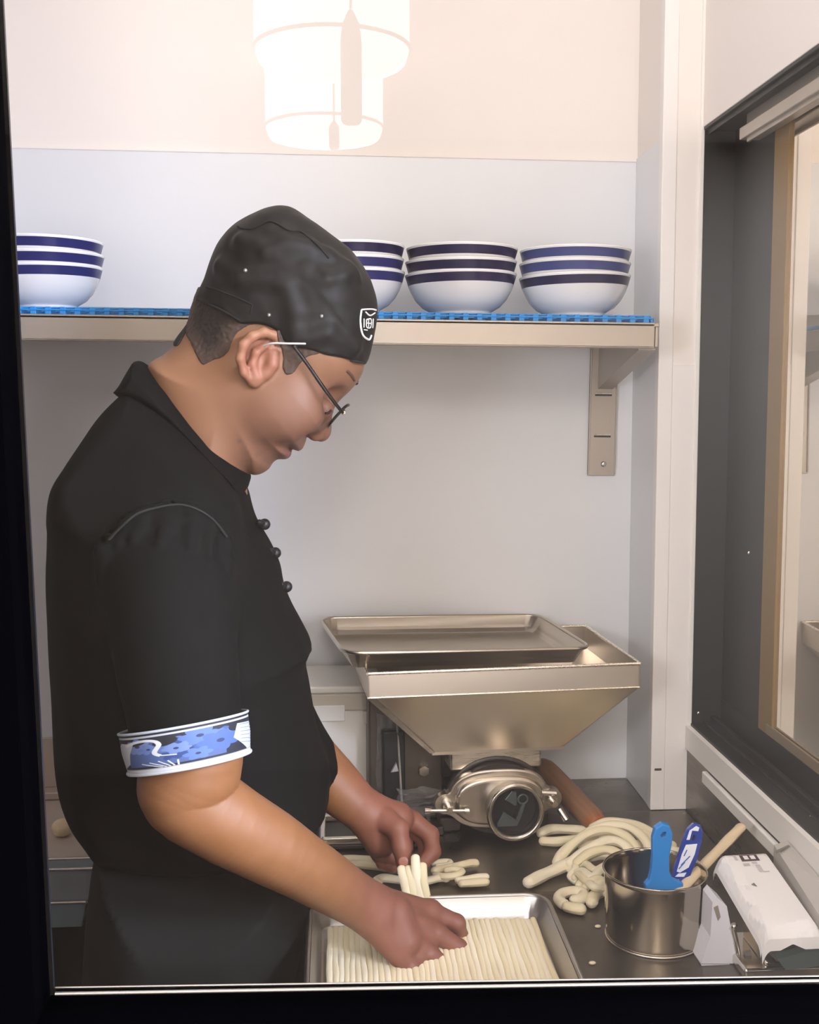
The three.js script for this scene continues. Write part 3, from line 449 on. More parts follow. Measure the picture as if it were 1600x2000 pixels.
// ---------------------------------------------------------------- loose noodles
const PX = (list, lift = 0) => list.map(([px, py, h = 0]) => atY(px, py, CT + 0.0066 + lift + h * 0.8));
function noodle(pts, r, label, group, i = 0, sx = 1.0, sy = 0.9) { return solo('noodle_strand', strand(pts, r, 48, 12, sx, sy), dough[i % 4], label, 'noodle', group); }
{
  const heap = 'noodles tangled in the heap', hl = 'thick pale noodle tangled in the heap beside the steel pot';
  noodle(PX([[1052, 1630], [1075, 1620], [1110, 1620], [1160, 1626], [1200, 1632]]), 0.0072, 'straight noodle at far left of the heap, upper of a pair pointing left', null, 0);
  noodle(PX([[1052, 1642], [1085, 1644], [1120, 1640], [1165, 1640], [1205, 1646]]), 0.0066, 'straight noodle at far left of the heap, lower of a pair pointing left', null, 1);
  noodle(PX([[1026, 1727], [1060, 1710], [1100, 1692, .004], [1135, 1676, .012], [1175, 1668, .02], [1215, 1676, .02], [1240, 1690, .01]]), 0.0080, 'noodle reaching out from the heap to the lower left with a cut end', null, 2);
  noodle(PX([[1106, 1770], [1092, 1757], [1100, 1745], [1125, 1741], [1140, 1746], [1132, 1757], [1112, 1758]]), 0.0068, 'curled noodle lying in front of the heap', null, 0);
  noodle(PX([[1098, 1768, -.0005], [1120, 1774, -.0005], [1146, 1777, -.0005]]), 0.0068, 'short noodle piece lying in front of the curled noodle', null, 3);
  noodle(PX([[1156, 1768], [1158, 1754], [1168, 1745], [1182, 1742]]), 0.0070, 'short bent noodle beside the rim of the steel pot', null, 1);
  // the big loops
  const L = [
    [[1085, 1690], [1100, 1665, .01], [1130, 1640, .025], [1165, 1618, .04], [1200, 1612, .045], [1235, 1620, .04], [1262, 1645, .03], [1275, 1680, .012], [1278, 1700, .002]],
    [[1092, 1678, .004], [1118, 1650, .02], [1150, 1628, .034], [1190, 1622, .042], [1222, 1634, .038], [1245, 1660, .026], [1255, 1690, .012]],
    [[1105, 1692, .006], [1135, 1668, .02], [1168, 1648, .034], [1198, 1642, .036], [1222, 1652, .032], [1236, 1676, .02], [1238, 1700, .006]],
    [[1120, 1690, .01], [1150, 1668, .026], [1185, 1660, .03], [1210, 1670, .026], [1226, 1690, .014], [1230, 1706, .006]],
    [[1150, 1620, .02], [1185, 1606, .03], [1225, 1608, .03], [1262, 1620, .022], [1290, 1640, .012], [1310, 1660, .0]],
    [[1170, 1640, .01], [1215, 1628, .02], [1255, 1628, .018], [1290, 1648, .008], [1320, 1652, .0]],
    [[1190, 1660, .0], [1235, 1650, .01], [1280, 1654, .006], [1330, 1664, .0]],
    [[1200, 1684, .0], [1250, 1674, .004], [1300, 1676, .0], [1340, 1684, .0]],
    [[1130, 1655, .006], [1160, 1650, .016], [1195, 1655, .02], [1240, 1668, .012], [1270, 1660, .01], [1300, 1664, .0]],
    [[1105, 1700, .0], [1140, 1688, .012], [1165, 1700, .018], [1190, 1690, .018], [1215, 1702, .01], [1240, 1712, .0]],
    [[1112, 1712, .0], [1135, 1702, .012], [1158, 1712, .018], [1176, 1700, .02], [1196, 1712, .014], [1205, 1726, .004]],
    [[1118, 1722, .0], [1128, 1708, .01], [1150, 1722, .014], [1168, 1716, .018], [1184, 1728, .01], [1196, 1742, .0]],
    [[1126, 1734, .0], [1142, 1720, .008], [1160, 1732, .014], [1180, 1738, .008], [1190, 1752, .0]],
    [[1140, 1742, .0], [1150, 1728, .008], [1172, 1726, .014], [1188, 1720, .01], [1200, 1734, .0]],
    [[1110, 1684, .0], [1125, 1698, .008], [1116, 1712, .004], [1130, 1724, .0]],
    [[1215, 1716, .0], [1206, 1700, .012], [1222, 1690, .016], [1246, 1698, .008], [1255, 1712, .0]],
    [[1180, 1650, .002], [1205, 1664, .008], [1232, 1656, .012], [1262, 1668, .004], [1280, 1690, .0]],
  ];
  L.forEach((p, i) => noodle(PX(p), i < 9 ? 0.0064 : 0.0052, i === 0 ? 'longest thick noodle arching over the top of the heap' : hl, i === 0 ? null : heap, i));
  // by the far hand
  noodle(PX([[640, 1681], [690, 1678], [730, 1680], [775, 1686]]), 0.0056, 'straight noodle behind the far hand, upper of the two at its left', null, 0);
  noodle(PX([[670, 1688], [705, 1689], [745, 1694], [785, 1700]]), 0.0050, 'straight noodle behind the far hand, lower of the two at its left', null, 1);
  noodle(PX([[846, 1690], [858, 1684], [878, 1684], [878, 1690], [850, 1693]]), 0.0042, 'small flat looped noodle right of the far hand', null, 2);
  noodle(PX([[842, 1702], [862, 1698], [884, 1694], [900, 1690, .004], [920, 1686, .002], [936, 1686]]), 0.0054, 'wavy noodle right of the far hand with its tip raised', null, 3);
  noodle(PX([[846, 1708], [868, 1712, .003], [890, 1710, .004], [902, 1702, .005], [886, 1698, .006], [866, 1702, .003]]), 0.0046, 'noodle curled back on itself right of the far hand', null, 1);
  noodle(PX([[742, 1728], [736, 1720], [748, 1715], [775, 1718], [800, 1722], [835, 1720], [862, 1714], [880, 1716]]), 0.0054, 'long hooked noodle running behind the held noodles', null, 0);
  noodle(PX([[888, 1720], [912, 1718], [935, 1714], [956, 1712]]), 0.0050, 'straight noodle with cut end right of the far hand, upper of two', null, 2);
  noodle(PX([[894, 1726], [925, 1724], [957, 1722]]), 0.0052, 'straight noodle with cut end right of the far hand, lower of two', null, 3);
  // crumbs of flour and dough on the worktop
  for (const [px, py, s, lb] of [[1168, 1810, 0.0035, 'small dough crumb on the worktop left of the steel pot'], [1157, 1882, 0.0038, 'flat dough crumb on the worktop near the window sill'], [1480, 1642, 0.008, 'pale dough scrap lying behind the white machine']]) { const p = atY(px, py, CT + 0.001), g = new THREE.SphereGeometry(s, 14, 8); g.scale(1, 0.45, 0.7); g.translate(p.x, CT + s * 0.45, p.z); solo('dough_crumb', g, dough[1], lb, 'crumb'); }
}
// ---------------------------------------------------------------- steel pot and what stands in it
{
  const pc = V(0.339, CT, 0.5), r = 0.0515, R = 0.0545, h = 0.0745, t = thing('steel_pot', 'shiny cylindrical steel pot holding brush, scraper and wooden stick', 'pot', [pc.x, pc.y, pc.z]);
  mesh('pot_body', lathe([[0, 0.001], [r * 0.93, 0], [r * 0.985, 0.003], [r, 0.008], [R * 0.985, h - 0.004], [R, h - 0.001], [R + 0.0012, h + 0.0006], [R, h + 0.0018], [R - 0.0016, h], [R - 0.0025, h - 0.006], [r - 0.003, 0.006], [0, 0.004]], 96), std(0xb9b0a2, 0.14, 1), t);
  mesh('base_ring', (() => { const g = new THREE.TorusGeometry(r * 0.99, 0.0011, 8, 96); g.rotateX(Math.PI / 2); g.translate(0, 0.0012, 0); return g; })(), M.steel, t);
  // blue scraper brush: flat handle with a hanging hole, flaring to a head
  const zb = pc.z + 0.006, P = (px, py) => at(px, py, zb), c0 = P(1292, 1720);
  const flat = (pts, z, hole, d) => { const s = new THREE.Shape(pts.map(([x, y]) => { const q = at(x, y, z); return new THREE.Vector2(q.x, q.y); })); if (hole) { const hp = new THREE.Path(hole.map(([x, y]) => { const q = at(x, y, z); return new THREE.Vector2(q.x, q.y); })); s.holes.push(hp); } const g = new THREE.ExtrudeGeometry(s, { depth: d, bevelEnabled: true, bevelThickness: 0.0018, bevelSize: 0.0016, bevelSegments: 3, steps: 1 }); g.translate(0, 0, z - d / 2); return g; };
  const hb = [[1262, 1726], [1269, 1718], [1273, 1700], [1276, 1670], [1276, 1635], [1281, 1617], [1292, 1609], [1303, 1612], [1309, 1625], [1308, 1645], [1303, 1670], [1303, 1700], [1310, 1716], [1330, 1725], [1330, 1760], [1262, 1760]];
  const brush = thing('pastry_brush', 'blue plastic brush handle with hanging hole standing in the steel pot', 'brush', [c0.x, CT + 0.03, zb]);
  wmesh('handle', flat(hb, zb, [[1287, 1628], [1292, 1622], [1299, 1621], [1298, 1629], [1290, 1633]], 0.006), std(0x1f86d8, 0.35), brush);
  wmesh('bristle_head', (() => { const a = at(1262, 1760, zb), b = at(1330, 1760, zb); return span(a.x, b.x, CT + 0.006, a.y, zb - 0.006, zb + 0.006, 0.002); })(), std(0x1668b4, 0.6), brush);
  // printed blue and white scraper
  const zk = pc.z - 0.004, k0 = at(1335, 1722, zk);
  const kt = thing('printed_scraper', 'glossy blue scraper with white printing leaning in the steel pot', 'scraper', [k0.x, CT + 0.03, zk]);
  const kp = [[1313, 1726], [1318, 1695], [1328, 1668], [1336, 1640], [1344, 1620], [1355, 1610], [1365, 1612], [1369, 1622], [1367, 1645], [1359, 1675], [1348, 1700], [1338, 1728]];
  wmesh('blade', flat(kp, zk, [[1349, 1637], [1351, 1630], [1356, 1627], [1357, 1634], [1353, 1641]], 0.003), std(0x0f3aa0, 0.2, 0, { clearcoat: 0.6 }), kt);
  const print = std(0xf2f6ff, 0.3), pr = [];
  for (const [q, dz] of [[[[1332, 1668], [1340, 1650], [1362, 1648], [1357, 1668], [1345, 1694], [1328, 1704], [1322, 1702]], 0], [[[1341, 1640], [1347, 1622], [1360, 1613], [1366, 1616], [1364, 1623], [1352, 1622], [1347, 1640]], 0], [[[1319, 1712], [1325, 1706], [1341, 1704], [1336, 1712]], 0], [[[1318, 1720], [1326, 1717], [1330, 1724], [1318, 1726]], 0]]) pr.push(prism(q.map(([x, y]) => at(x, y, zk + 0.0034)), V(0, 0, 0.0005)));
  wmesh('white_print', pr, print, kt);
  const blueLine = []; for (const [a, b] of [[[1336, 1672], [1342, 1660]], [[1330, 1690], [1348, 1672]], [[1326, 1697], [1338, 1684]]]) blueLine.push(between(at(...a, zk + 0.004), at(...b, zk + 0.004), 0.0006, 0.0006, 6));
  wmesh('blue_print', blueLine, std(0x2a58c0, 0.3), kt);
  wmesh('blade_end', (() => { const a = at(1315, 1730, zk), b = at(1337, 1730, zk); return span(a.x, b.x, CT + 0.006, a.y + 0.006, zk - 0.002, zk + 0.002, 0.001); })(), std(0x0f3aa0, 0.2), kt);
  // wooden stick leaning across the rim to the right
  const s0 = V(pc.x - 0.012, CT + 0.010, pc.z + 0.004), s1 = at(1452, 1611, 0.44), sm = at(1345, 1722, pc.z - 0.0);
  const dir = s1.clone().sub(sm), pts = [sm.clone().addScaledVector(dir, -0.55), sm, sm.clone().lerp(s1, 0.5), s1];
  solo('wooden_stick', strand(pts, 0.0062, 30, 12, 1, 0.8), std(0xd9c3a0, 0.55), 'pale wooden stick leaning out of the steel pot towards the window', 'stick');
}
// ---------------------------------------------------------------- white countertop machine by the sliding window
{
  const white = std(0xe2dedc, 0.3), grey = std(0xb7b1aa, 0.35), chrome = std(0xd5cfc8, 0.12, 1);
  const t = thing('bag_sealer', 'white plastic machine with tilted cover on chrome base by window', 'machine', [0.44, CT, 0.5]);
  // tilted cover: top outline lies on a sloping plane, from its far high end to its near low end
  const yTop = (x) => CT + 0.085, zAt = (px, py, y) => atY(px, py, y);
  const A = atY(1402, 1661, 0.998), B = atY(1494, 1656, 0.998), C = atY(1606, 1814, 0.965), D = atY(1497, 1820, 0.957);
  const lift = V(0, -0.004, 0);
  // a bevelled slab over the quad A B C D, its left side falling to a lower edge
  const N = 12, Mx = 14, pos = [], idx = [], H = (u, v) => { let h = 0; const e = Math.min(1, u / 0.16); h -= 0.013 * Math.pow(1 - e, 2.2); const e2 = Math.min(1, (1 - u) / 0.06); h -= 0.006 * Math.pow(1 - e2, 2); const e3 = Math.min(1, v / 0.09); h -= 0.010 * Math.pow(1 - e3, 2); const e4 = Math.min(1, (1 - v) / 0.06); h -= 0.008 * Math.pow(1 - e4, 2); return h; };
  const Q = (u, v) => { const u2 = -0.07 + 1.07 * u; const p = A.clone().multiplyScalar((1 - u2) * (1 - v)).addScaledVector(B, u2 * (1 - v)).addScaledVector(C, u2 * v).addScaledVector(D, (1 - u2) * v); p.y += H(u, v); return p; };
  const grid = (nu, nv, f) => { const g = new THREE.BufferGeometry(), p = [], id = []; for (let j = 0; j <= nv; j++) for (let i = 0; i <= nu; i++) { const q = f(i / nu, j / nv); p.push(q.x, q.y, q.z); } for (let j = 0; j < nv; j++) for (let i = 0; i < nu; i++) { const a = j * (nu + 1) + i, b = a + nu + 1; id.push(a, b, a + 1, b, b + 1, a + 1); } g.setAttribute('position', new THREE.Float32BufferAttribute(p, 3)); g.setIndex(id); g.computeVertexNormals(); return toCreasedNormals(g, 0.9); };
  const skirtDrop = 0.011;
  wmesh('cover', [grid(40, 40, Q), grid(40, 1, (u, v) => Q(u, 1).add(V(0, -v * skirtDrop * (u > 0.3 && u < 0.72 ? 0.45 + 0.55 * Math.abs(u - 0.51) / 0.21 : 1), v * 0.002))), grid(40, 1, (u, v) => Q(u, 0).add(V(0, -v * skirtDrop, -v * 0.002))), grid(1, 40, (u, v) => Q(0, v).add(V(-u * 0.001, -u * skirtDrop * 0.5, 0))), grid(1, 40, (u, v) => Q(1, v).add(V(u * 0.001, -u * skirtDrop, 0)))], white, t);
  // printed marks at the far end
  const dec = (u0, v0, u1, v1, mat, name, lift2 = 0.0006) => wmesh(name, grid(4, 4, (a, b) => Q(u0 + (u1 - u0) * a, v0 + (v1 - v0) * b).add(V(0, lift2, 0))), mat, t);
  const ink = std(0x4a2f3c, 0.5), inkGrey = std(0xb9b2b4, 0.5);
  dec(0.40, 0.085, 0.74, 0.165, ink, 'badge'); dec(0.46, 0.1, 0.68, 0.148, white, 'badge_mark', 0.001); dec(0.545, 0.098, 0.585, 0.15, ink, 'badge_mark', 0.0013);
  dec(0.28, 0.075, 0.34, 0.15, inkGrey, 'printed_mark'); dec(0.38, 0.19, 0.50, 0.225, inkGrey, 'printed_mark'); dec(0.56, 0.175, 0.66, 0.20, inkGrey, 'printed_mark'); dec(0.60, 0.215, 0.68, 0.31, inkGrey, 'printed_mark'); dec(0.66, 0.30, 0.78, 0.315, inkGrey, 'printed_mark');
  const tri = [Q(0.30, 0.455), Q(0.375, 0.485), Q(0.36, 0.44)].map((p) => p.add(V(0, 0.0006, 0))); wmesh('printed_arrow', prism(tri, V(0, 0.0004, 0)), std(0x6b6566, 0.5), t);
  dec(0.16, 0.46, 0.24, 0.51, std(0xe2dbd8, 0.5), 'printed_mark');
  // grey rail along the right
  const r0 = atY(1512, 1650, 1.0), r1 = atY(1538, 1642, 1.0), r2 = atY(1640, 1756, 0.992), r3 = atY(1616, 1812, 0.972);
  wmesh('rail', [prism([r0, r1, r2, r3], V(0, -0.03, 0))], grey, t);
  wmesh('rail_slot', prism([atY(1514, 1663, 1.0008), atY(1540, 1651, 1.0008), atY(1543, 1653, 1.0008), atY(1517, 1667, 1.0008)], V(0, 0.0006, 0)), std(0x7a746f, 0.5), t);
  // chrome base under it, the white foot and the teal tongs at the near end
  const base = [atY(1385, 1800, CT + 0.004), atY(1425, 1770, CT + 0.03)];
  wmesh('base', [span(0.402, 0.482, CT + 0.0005, CT + 0.012, 0.52, 0.60, 0.003), span(0.425, 0.480, CT + 0.01, 0.944, 0.53, 0.592, 0.004)], chrome, t);
  const zf = atY(1400, 1885, CT).z, F = (px, py) => at(px, py, zf);
  wmesh('foot', [prism([F(1369, 1882), F(1432, 1882), F(1438, 1872), F(1428, 1812), F(1420, 1770), F(1400, 1752), F(1392, 1762), F(1388, 1830)], V(0, 0, -0.03)), prism([F(1370, 1884), F(1432, 1884), F(1428, 1898), F(1374, 1898)], V(0, 0, -0.03))], std(0xdcdbe2, 0.3), t);
  wmesh('lever', [strand([F(1430, 1808), F(1438, 1840), F(1443, 1875), F(1444, 1898)], 0.0028, 20, 10), strand([F(1428, 1806), F(1436, 1814)], 0.0045, 10, 10)], chrome, t);
  wmesh('slot', prism([at(1455, 1862, zf + 0.006), at(1468, 1858, zf + 0.006), at(1473, 1895, zf + 0.006), at(1461, 1895, zf + 0.006)], V(0, 0, -0.004)), std(0x7d7772, 0.4, 0.4), t);
  wmesh('side_slot', prism([F(1394, 1772), F(1402, 1768), F(1407, 1790), F(1402, 1798)], V(0, 0, 0.001)), std(0x8a827a, 0.5), t);
  const zt = atY(1560, 1880, CT + 0.02).z;
  const tg = thing('steel_tongs', 'dark teal handled tongs lying under the near end of the white machine', 'tongs', [0.47, CT + 0.012, zt]);
  wmesh('arm', [prism([at(1510, 1862, zt), at(1600, 1838, zt), at(1660, 1836, zt), at(1660, 1862, zt), at(1560, 1880, zt), at(1525, 1882, zt)], V(0, 0, 0.012))], std(0x55625f, 0.35, 0.2), tg);
  wmesh('spring', [strand([at(1490, 1855, zt), at(1502, 1872, zt), at(1514, 1880, zt)], 0.0035, 14, 8)], M.darkSteel, tg);
}
// ---------------------------------------------------------------- distance fields and their mesher
const clamp = (x, a, b) => Math.max(a, Math.min(b, x)), lerp = (a, b, t) => a + (b - a) * t, sst = (a, b, x) => { const t = clamp((x - a) / (b - a), 0, 1); return t * t * (3 - 2 * t); };
const smin = (a, b, k) => { const h = Math.max(k - Math.abs(a - b), 0) / k; return Math.min(a, b) - h * h * k * 0.25; };
const smax = (a, b, k) => -smin(-a, -b, k);
function capsule(p, a, b, ra, rb) { const bx_ = b.x - a.x, by = b.y - a.y, bz = b.z - a.z, px = p.x - a.x, py = p.y - a.y, pz = p.z - a.z; const h = clamp((px * bx_ + py * by + pz * bz) / (bx_ * bx_ + by * by + bz * bz + 1e-12), 0, 1); const dx = px - bx_ * h, dy = py - by * h, dz = pz - bz * h; return Math.sqrt(dx * dx + dy * dy + dz * dz) - (ra + (rb - ra) * h); }
function ellip(p, c, rx, ry, rz) { const x = (p.x - c.x) / rx, y = (p.y - c.y) / ry, z = (p.z - c.z) / rz, k0 = Math.sqrt(x * x + y * y + z * z), k1 = Math.sqrt((x / rx) ** 2 + (y / ry) ** 2 + (z / rz) ** 2); return k1 < 1e-6 ? -Math.min(rx, ry, rz) : k0 * (k0 - 1) / k1; }
const chain = (pts) => (p, k = 0.012) => { let d = 1e3; for (let i = 0; i < pts.length - 1; i++) d = smin(d, capsule(p, pts[i].p, pts[i + 1].p, pts[i].r, pts[i + 1].r), k); return d; };
// the same through a smooth curve, for limbs: one even tube without bulges at the joints
function limb(list, n = 26) { const c = new THREE.CatmullRomCurve3(list.map((q) => q.p), false, 'centripetal'), m = list.length - 1, s = []; for (let i = 0; i <= n; i++) { const t = i / n, u = t * m, k = Math.min(m - 1, Math.floor(u)), f = u - k; s.push({ p: c.getPoint(t), r: lerp(list[k].r, list[k + 1].r, f * f * (3 - 2 * f) * 0.3 + f * 0.7) }); } return (p) => { let d = 1e3; for (let i = 0; i < n; i++) d = Math.min(d, capsule(p, s[i].p, s[i + 1].p, s[i].r, s[i + 1].r)); return d; }; }
const J = (px, py, z, r) => ({ p: at(px, py, z), r });
// signed distance to a traced outline on the plane z, baked on a grid
function outline(px, z, smooth = true, cell = 0.002) {
  let pts = px.map(([x, y]) => { const q = at(x, y, z); return new THREE.Vector2(q.x, q.y); });
  if (smooth) pts = new THREE.SplineCurve([...pts, pts[0]]).getPoints(pts.length * 4).slice(0, -1);
  let x0 = 1e3, y0 = 1e3, x1 = -1e3, y1 = -1e3; for (const p of pts) { x0 = Math.min(x0, p.x); x1 = Math.max(x1, p.x); y0 = Math.min(y0, p.y); y1 = Math.max(y1, p.y); }
  const m = 0.03; x0 -= m; y0 -= m; x1 += m; y1 += m;
  const nx = Math.ceil((x1 - x0) / cell) + 1, ny = Math.ceil((y1 - y0) / cell) + 1, g = new Float32Array(nx * ny);
  for (let j = 0; j < ny; j++) for (let i = 0; i < nx; i++) {
    const x = x0 + i * cell, y = y0 + j * cell; let d = 1e9, inside = false;
    for (let a = 0, b = pts.length - 1; a < pts.length; b = a++) { const A = pts[a], B = pts[b], ex = B.x - A.x, ey = B.y - A.y, wx = x - A.x, wy = y - A.y, h = clamp((wx * ex + wy * ey) / (ex * ex + ey * ey + 1e-14), 0, 1), dx = wx - ex * h, dy = wy - ey * h; d = Math.min(d, dx * dx + dy * dy); if ((A.y > y) !== (B.y > y) && x < (B.x - A.x) * (y - A.y) / (B.y - A.y) + A.x) inside = !inside; }
    g[j * nx + i] = Math.sqrt(d) * (inside ? -1 : 1);
  }
  const f = (x, y) => { const u = (x - x0) / cell, v = (y - y0) / cell, cu = clamp(u, 0, nx - 1.001), cv = clamp(v, 0, ny - 1.001), i = Math.floor(cu), j = Math.floor(cv), a = cu - i, b = cv - j, k = j * nx + i; const s = lerp(lerp(g[k], g[k + 1], a), lerp(g[k + nx], g[k + nx + 1], a), b); return s + cell * Math.hypot(u - cu, v - cv); };
  f.box = [x0 + m, x1 - m, y0 + m, y1 - m]; return f;
}
// an outline swollen to half width W about zc; R is how far in from the outline it takes to reach that width
function swell(s, z, R, W) { const qx = (R - Math.min(-s, R)) / R, qz = z / W, k0 = Math.hypot(qx, qz), k1 = Math.hypot(qx / R, qz / W); return k1 < 1e-6 ? -Math.min(R, W) : k0 * (k0 - 1) / k1; }
function surface(f, lo, hi, h) {   // surface nets, skipping blocks far from the surface
  const n = [0, 1, 2].map((k) => Math.ceil((hi.getComponent(k) - lo.getComponent(k)) / h) + 1), [NX, NY, NZ] = n, F = new Float32Array(NX * NY * NZ).fill(9), B = 8, p = V(0, 0, 0), blocks = [];
  const id = (i, j, k) => (k * NY + j) * NX + i;
  for (let K = 0; K < NZ - 1; K += B) for (let Jb = 0; Jb < NY - 1; Jb += B) for (let I = 0; I < NX - 1; I += B) {
    p.set(lo.x + (I + B / 2) * h, lo.y + (Jb + B / 2) * h, lo.z + (K + B / 2) * h);
    if (Math.abs(f(p)) > B * h * 1.7) continue;
    blocks.push([I, Jb, K]);
    for (let k = K; k <= Math.min(K + B, NZ - 1); k++) for (let j = Jb; j <= Math.min(Jb + B, NY - 1); j++) for (let i = I; i <= Math.min(I + B, NX - 1); i++) { const q = id(i, j, k); if (F[q] === 9) { p.set(lo.x + i * h, lo.y + j * h, lo.z + k * h); F[q] = f(p); } }
  }
  const vert = new Map(), pos = [], idx = [];
  for (const [I, Jb, K] of blocks) for (let k = K; k < Math.min(K + B, NZ - 1); k++) for (let j = Jb; j < Math.min(Jb + B, NY - 1); j++) for (let i = I; i < Math.min(I + B, NX - 1); i++) {
    let mask = 0; const c = []; for (let q = 0; q < 8; q++) { const v = F[id(i + (q & 1), j + (q >> 1 & 1), k + (q >> 2))]; c.push(v); if (v < 0) mask |= 1 << q; }
    if (mask === 0 || mask === 255) continue;
    let x = 0, y = 0, z = 0, m = 0;
    for (let a = 0; a < 8; a++) for (const bit of [1, 2, 4]) { const b = a | bit; if (b === a) continue; if ((c[a] < 0) === (c[b] < 0)) continue; const t = c[a] / (c[a] - c[b]); x += (a & 1) + (bit === 1 ? t : 0); y += (a >> 1 & 1) + (bit === 2 ? t : 0); z += (a >> 2) + (bit === 4 ? t : 0); m++; }
    vert.set(id(i, j, k), pos.length / 3); pos.push(lo.x + (i + x / m) * h, lo.y + (j + y / m) * h, lo.z + (k + z / m) * h);
  }
  const quad = (a, b, c, d, flip) => { if (a === undefined || b === undefined || c === undefined || d === undefined) return; if (flip) idx.push(a, c, b, a, d, c); else idx.push(a, b, c, a, c, d); };
  for (const key of vert.keys()) {
    const i = key % NX, j = Math.floor(key / NX) % NY, k = Math.floor(key / (NX * NY)), o = F[key];
    if (i + 1 < NX && j > 0 && k > 0 && (o < 0) !== (F[id(i + 1, j, k)] < 0)) quad(vert.get(id(i, j - 1, k - 1)), vert.get(id(i, j, k - 1)), vert.get(id(i, j, k)), vert.get(id(i, j - 1, k)), o >= 0);
    if (j + 1 < NY && i > 0 && k > 0 && (o < 0) !== (F[id(i, j + 1, k)] < 0)) quad(vert.get(id(i - 1, j, k - 1)), vert.get(id(i - 1, j, k)), vert.get(id(i, j, k)), vert.get(id(i, j, k - 1)), o >= 0);
    if (k + 1 < NZ && i > 0 && j > 0 && (o < 0) !== (F[id(i, j, k + 1)] < 0)) quad(vert.get(id(i - 1, j - 1, k)), vert.get(id(i, j - 1, k)), vert.get(id(i, j, k)), vert.get(id(i - 1, j, k)), o >= 0);
  }
  const g = new THREE.BufferGeometry(), nrm = new Float32Array(pos.length), e = h * 0.5, q = V(0, 0, 0);
  for (let i = 0; i < pos.length; i += 3) { const d = [0, 0, 0]; for (let a = 0; a < 3; a++) { q.set(pos[i], pos[i + 1], pos[i + 2]); q.setComponent(a, pos[i + a] + e); d[a] = f(q); q.setComponent(a, pos[i + a] - e); d[a] -= f(q); } const l = Math.hypot(...d) || 1; nrm[i] = d[0] / l; nrm[i + 1] = d[1] / l; nrm[i + 2] = d[2] / l; }
  g.setAttribute('position', new THREE.Float32BufferAttribute(pos, 3)); g.setAttribute('normal', new THREE.BufferAttribute(nrm, 3)); g.setIndex(idx);
  g.setAttribute('uv', new THREE.Float32BufferAttribute(Float32Array.from({ length: pos.length / 3 * 2 }, (_, i) => pos[Math.floor(i / 2) * 3 + (i % 2)]), 2));
  return g;
}
const boxOf = (s, z0, z1, pad = 0.02) => [V(s.box[0] - pad, s.box[2] - pad, z0), V(s.box[1] + pad, s.box[3] + pad, z1)];
// where the sight line through a pixel first meets a field
function onField(f, px, py, lift = 0, z0 = 0.84) { const d = ray(px, py), n = d.clone().normalize(); let p = at(px, py, z0), t = 0; for (let i = 0; i < 200; i++) { const v = f(p); if (v < 0.0004) break; p.addScaledVector(n, Math.min(0.02, Math.max(0.0006, v * 0.7))); } return p.addScaledVector(n, -lift); }
function painted(g, fn) { const p = g.attributes.position, c = new Float32Array(p.count * 3), q = V(0, 0, 0); for (let i = 0; i < p.count; i++) { q.fromBufferAttribute(p, i); const k = fn(q); c[i * 3] = k[0]; c[i * 3 + 1] = k[1]; c[i * 3 + 2] = k[2]; } g.setAttribute('color', new THREE.BufferAttribute(c, 3)); return g; }

// ---------------------------------------------------------------- the cook
const ZH = 0.44;
const face = outline([
  [712, 712], [709, 726], [701, 742], [693, 753], [682, 765], [669, 777], [658, 789], [651, 803], [648, 820], [648, 836], [645, 850], [637, 860], [625, 863], [612, 857], [601, 849], [598, 860], [592, 875], [584, 881], [573, 878], [567, 876], [570, 884], [566, 893], [557, 897], [543, 897], [533, 904], [526, 915], [513, 924], [498, 928], [482, 926],
  [468, 950], [440, 985], [390, 985], [330, 860], [296, 770], [290, 715], [325, 690], [352, 662], [368, 635], [376, 605], [386, 575], [402, 540], [425, 495], [450, 462], [490, 436], [545, 418], [590, 432], [640, 468], [685, 505], [712, 548], [725, 600], [724, 650],
], ZH, true, 0.0012);
const chin = at(510, 925, ZH), upA = V(0.69, 0.72, 0), fA = at(692, 752, ZH), fB = at(571, 886, ZH), fN = (() => { const d = fB.clone().sub(fA).normalize(); return V(-d.y, d.x, 0).multiplyScalar(d.y < 0 ? 1 : -1); })();
const earC = at(508, 700, 0.52);
const headW = (x, y) => { const v = (x - chin.x) * upA.x + (y - chin.y) * upA.y, b = (x - chin.x) * upA.y - (y - chin.y) * upA.x; let w = lerp(0.056, 0.068, sst(0.0, 0.07, v)); w = lerp(w, 0.077, sst(0.08, 0.16, v)); w = lerp(w, 0.052, sst(-0.075, -0.13, b) * (1 - sst(0.04, 0.11, v)) ); const d = (x - fA.x) * fN.x + (y - fA.y) * fN.y; return w * lerp(1, 0.34, sst(-0.003, 0.013, d)); };
const P3 = (px, py, dz) => at(px, py, ZH + dz);
const helix = chain([J(492, 744, ZH + .074, .0045), J(476, 727, ZH + .080, .0042), J(469, 700, ZH + .085, .0045), J(475, 674, ZH + .087, .0047), J(492, 657, ZH + .086, .0048), J(515, 649, ZH + .083, .0048), J(536, 655, ZH + .079, .0042), J(543, 668, ZH + .075, .0038)]);
const anti = chain([J(500, 737, ZH + .075, .0045), J(493, 712, ZH + .078, .004), J(500, 688, ZH + .079, .004), J(520, 674, ZH + .077, .0035)]);
const tragus = chain([J(536, 690, ZH + .072, .004), J(532, 712, ZH + .073, .0055), J(520, 728, ZH + .072, .005)]);
const earPlate = at(506, 698, ZH + 0.072), concha = at(514, 704, ZH + 0.082), lobe = at(497, 742, ZH + 0.073);
const eyeC = P3(628, 800, 0.030), eyeD = P3(628, 800, -0.030), socket = P3(652, 782, 0.034), socket2 = P3(652, 782, -0.034), cheek = P3(560, 800, 0.048), nostril = P3(624, 856, 0.0135), nostril2 = P3(624, 856, -0.0135), mouthC = P3(563, 873, 0.022);
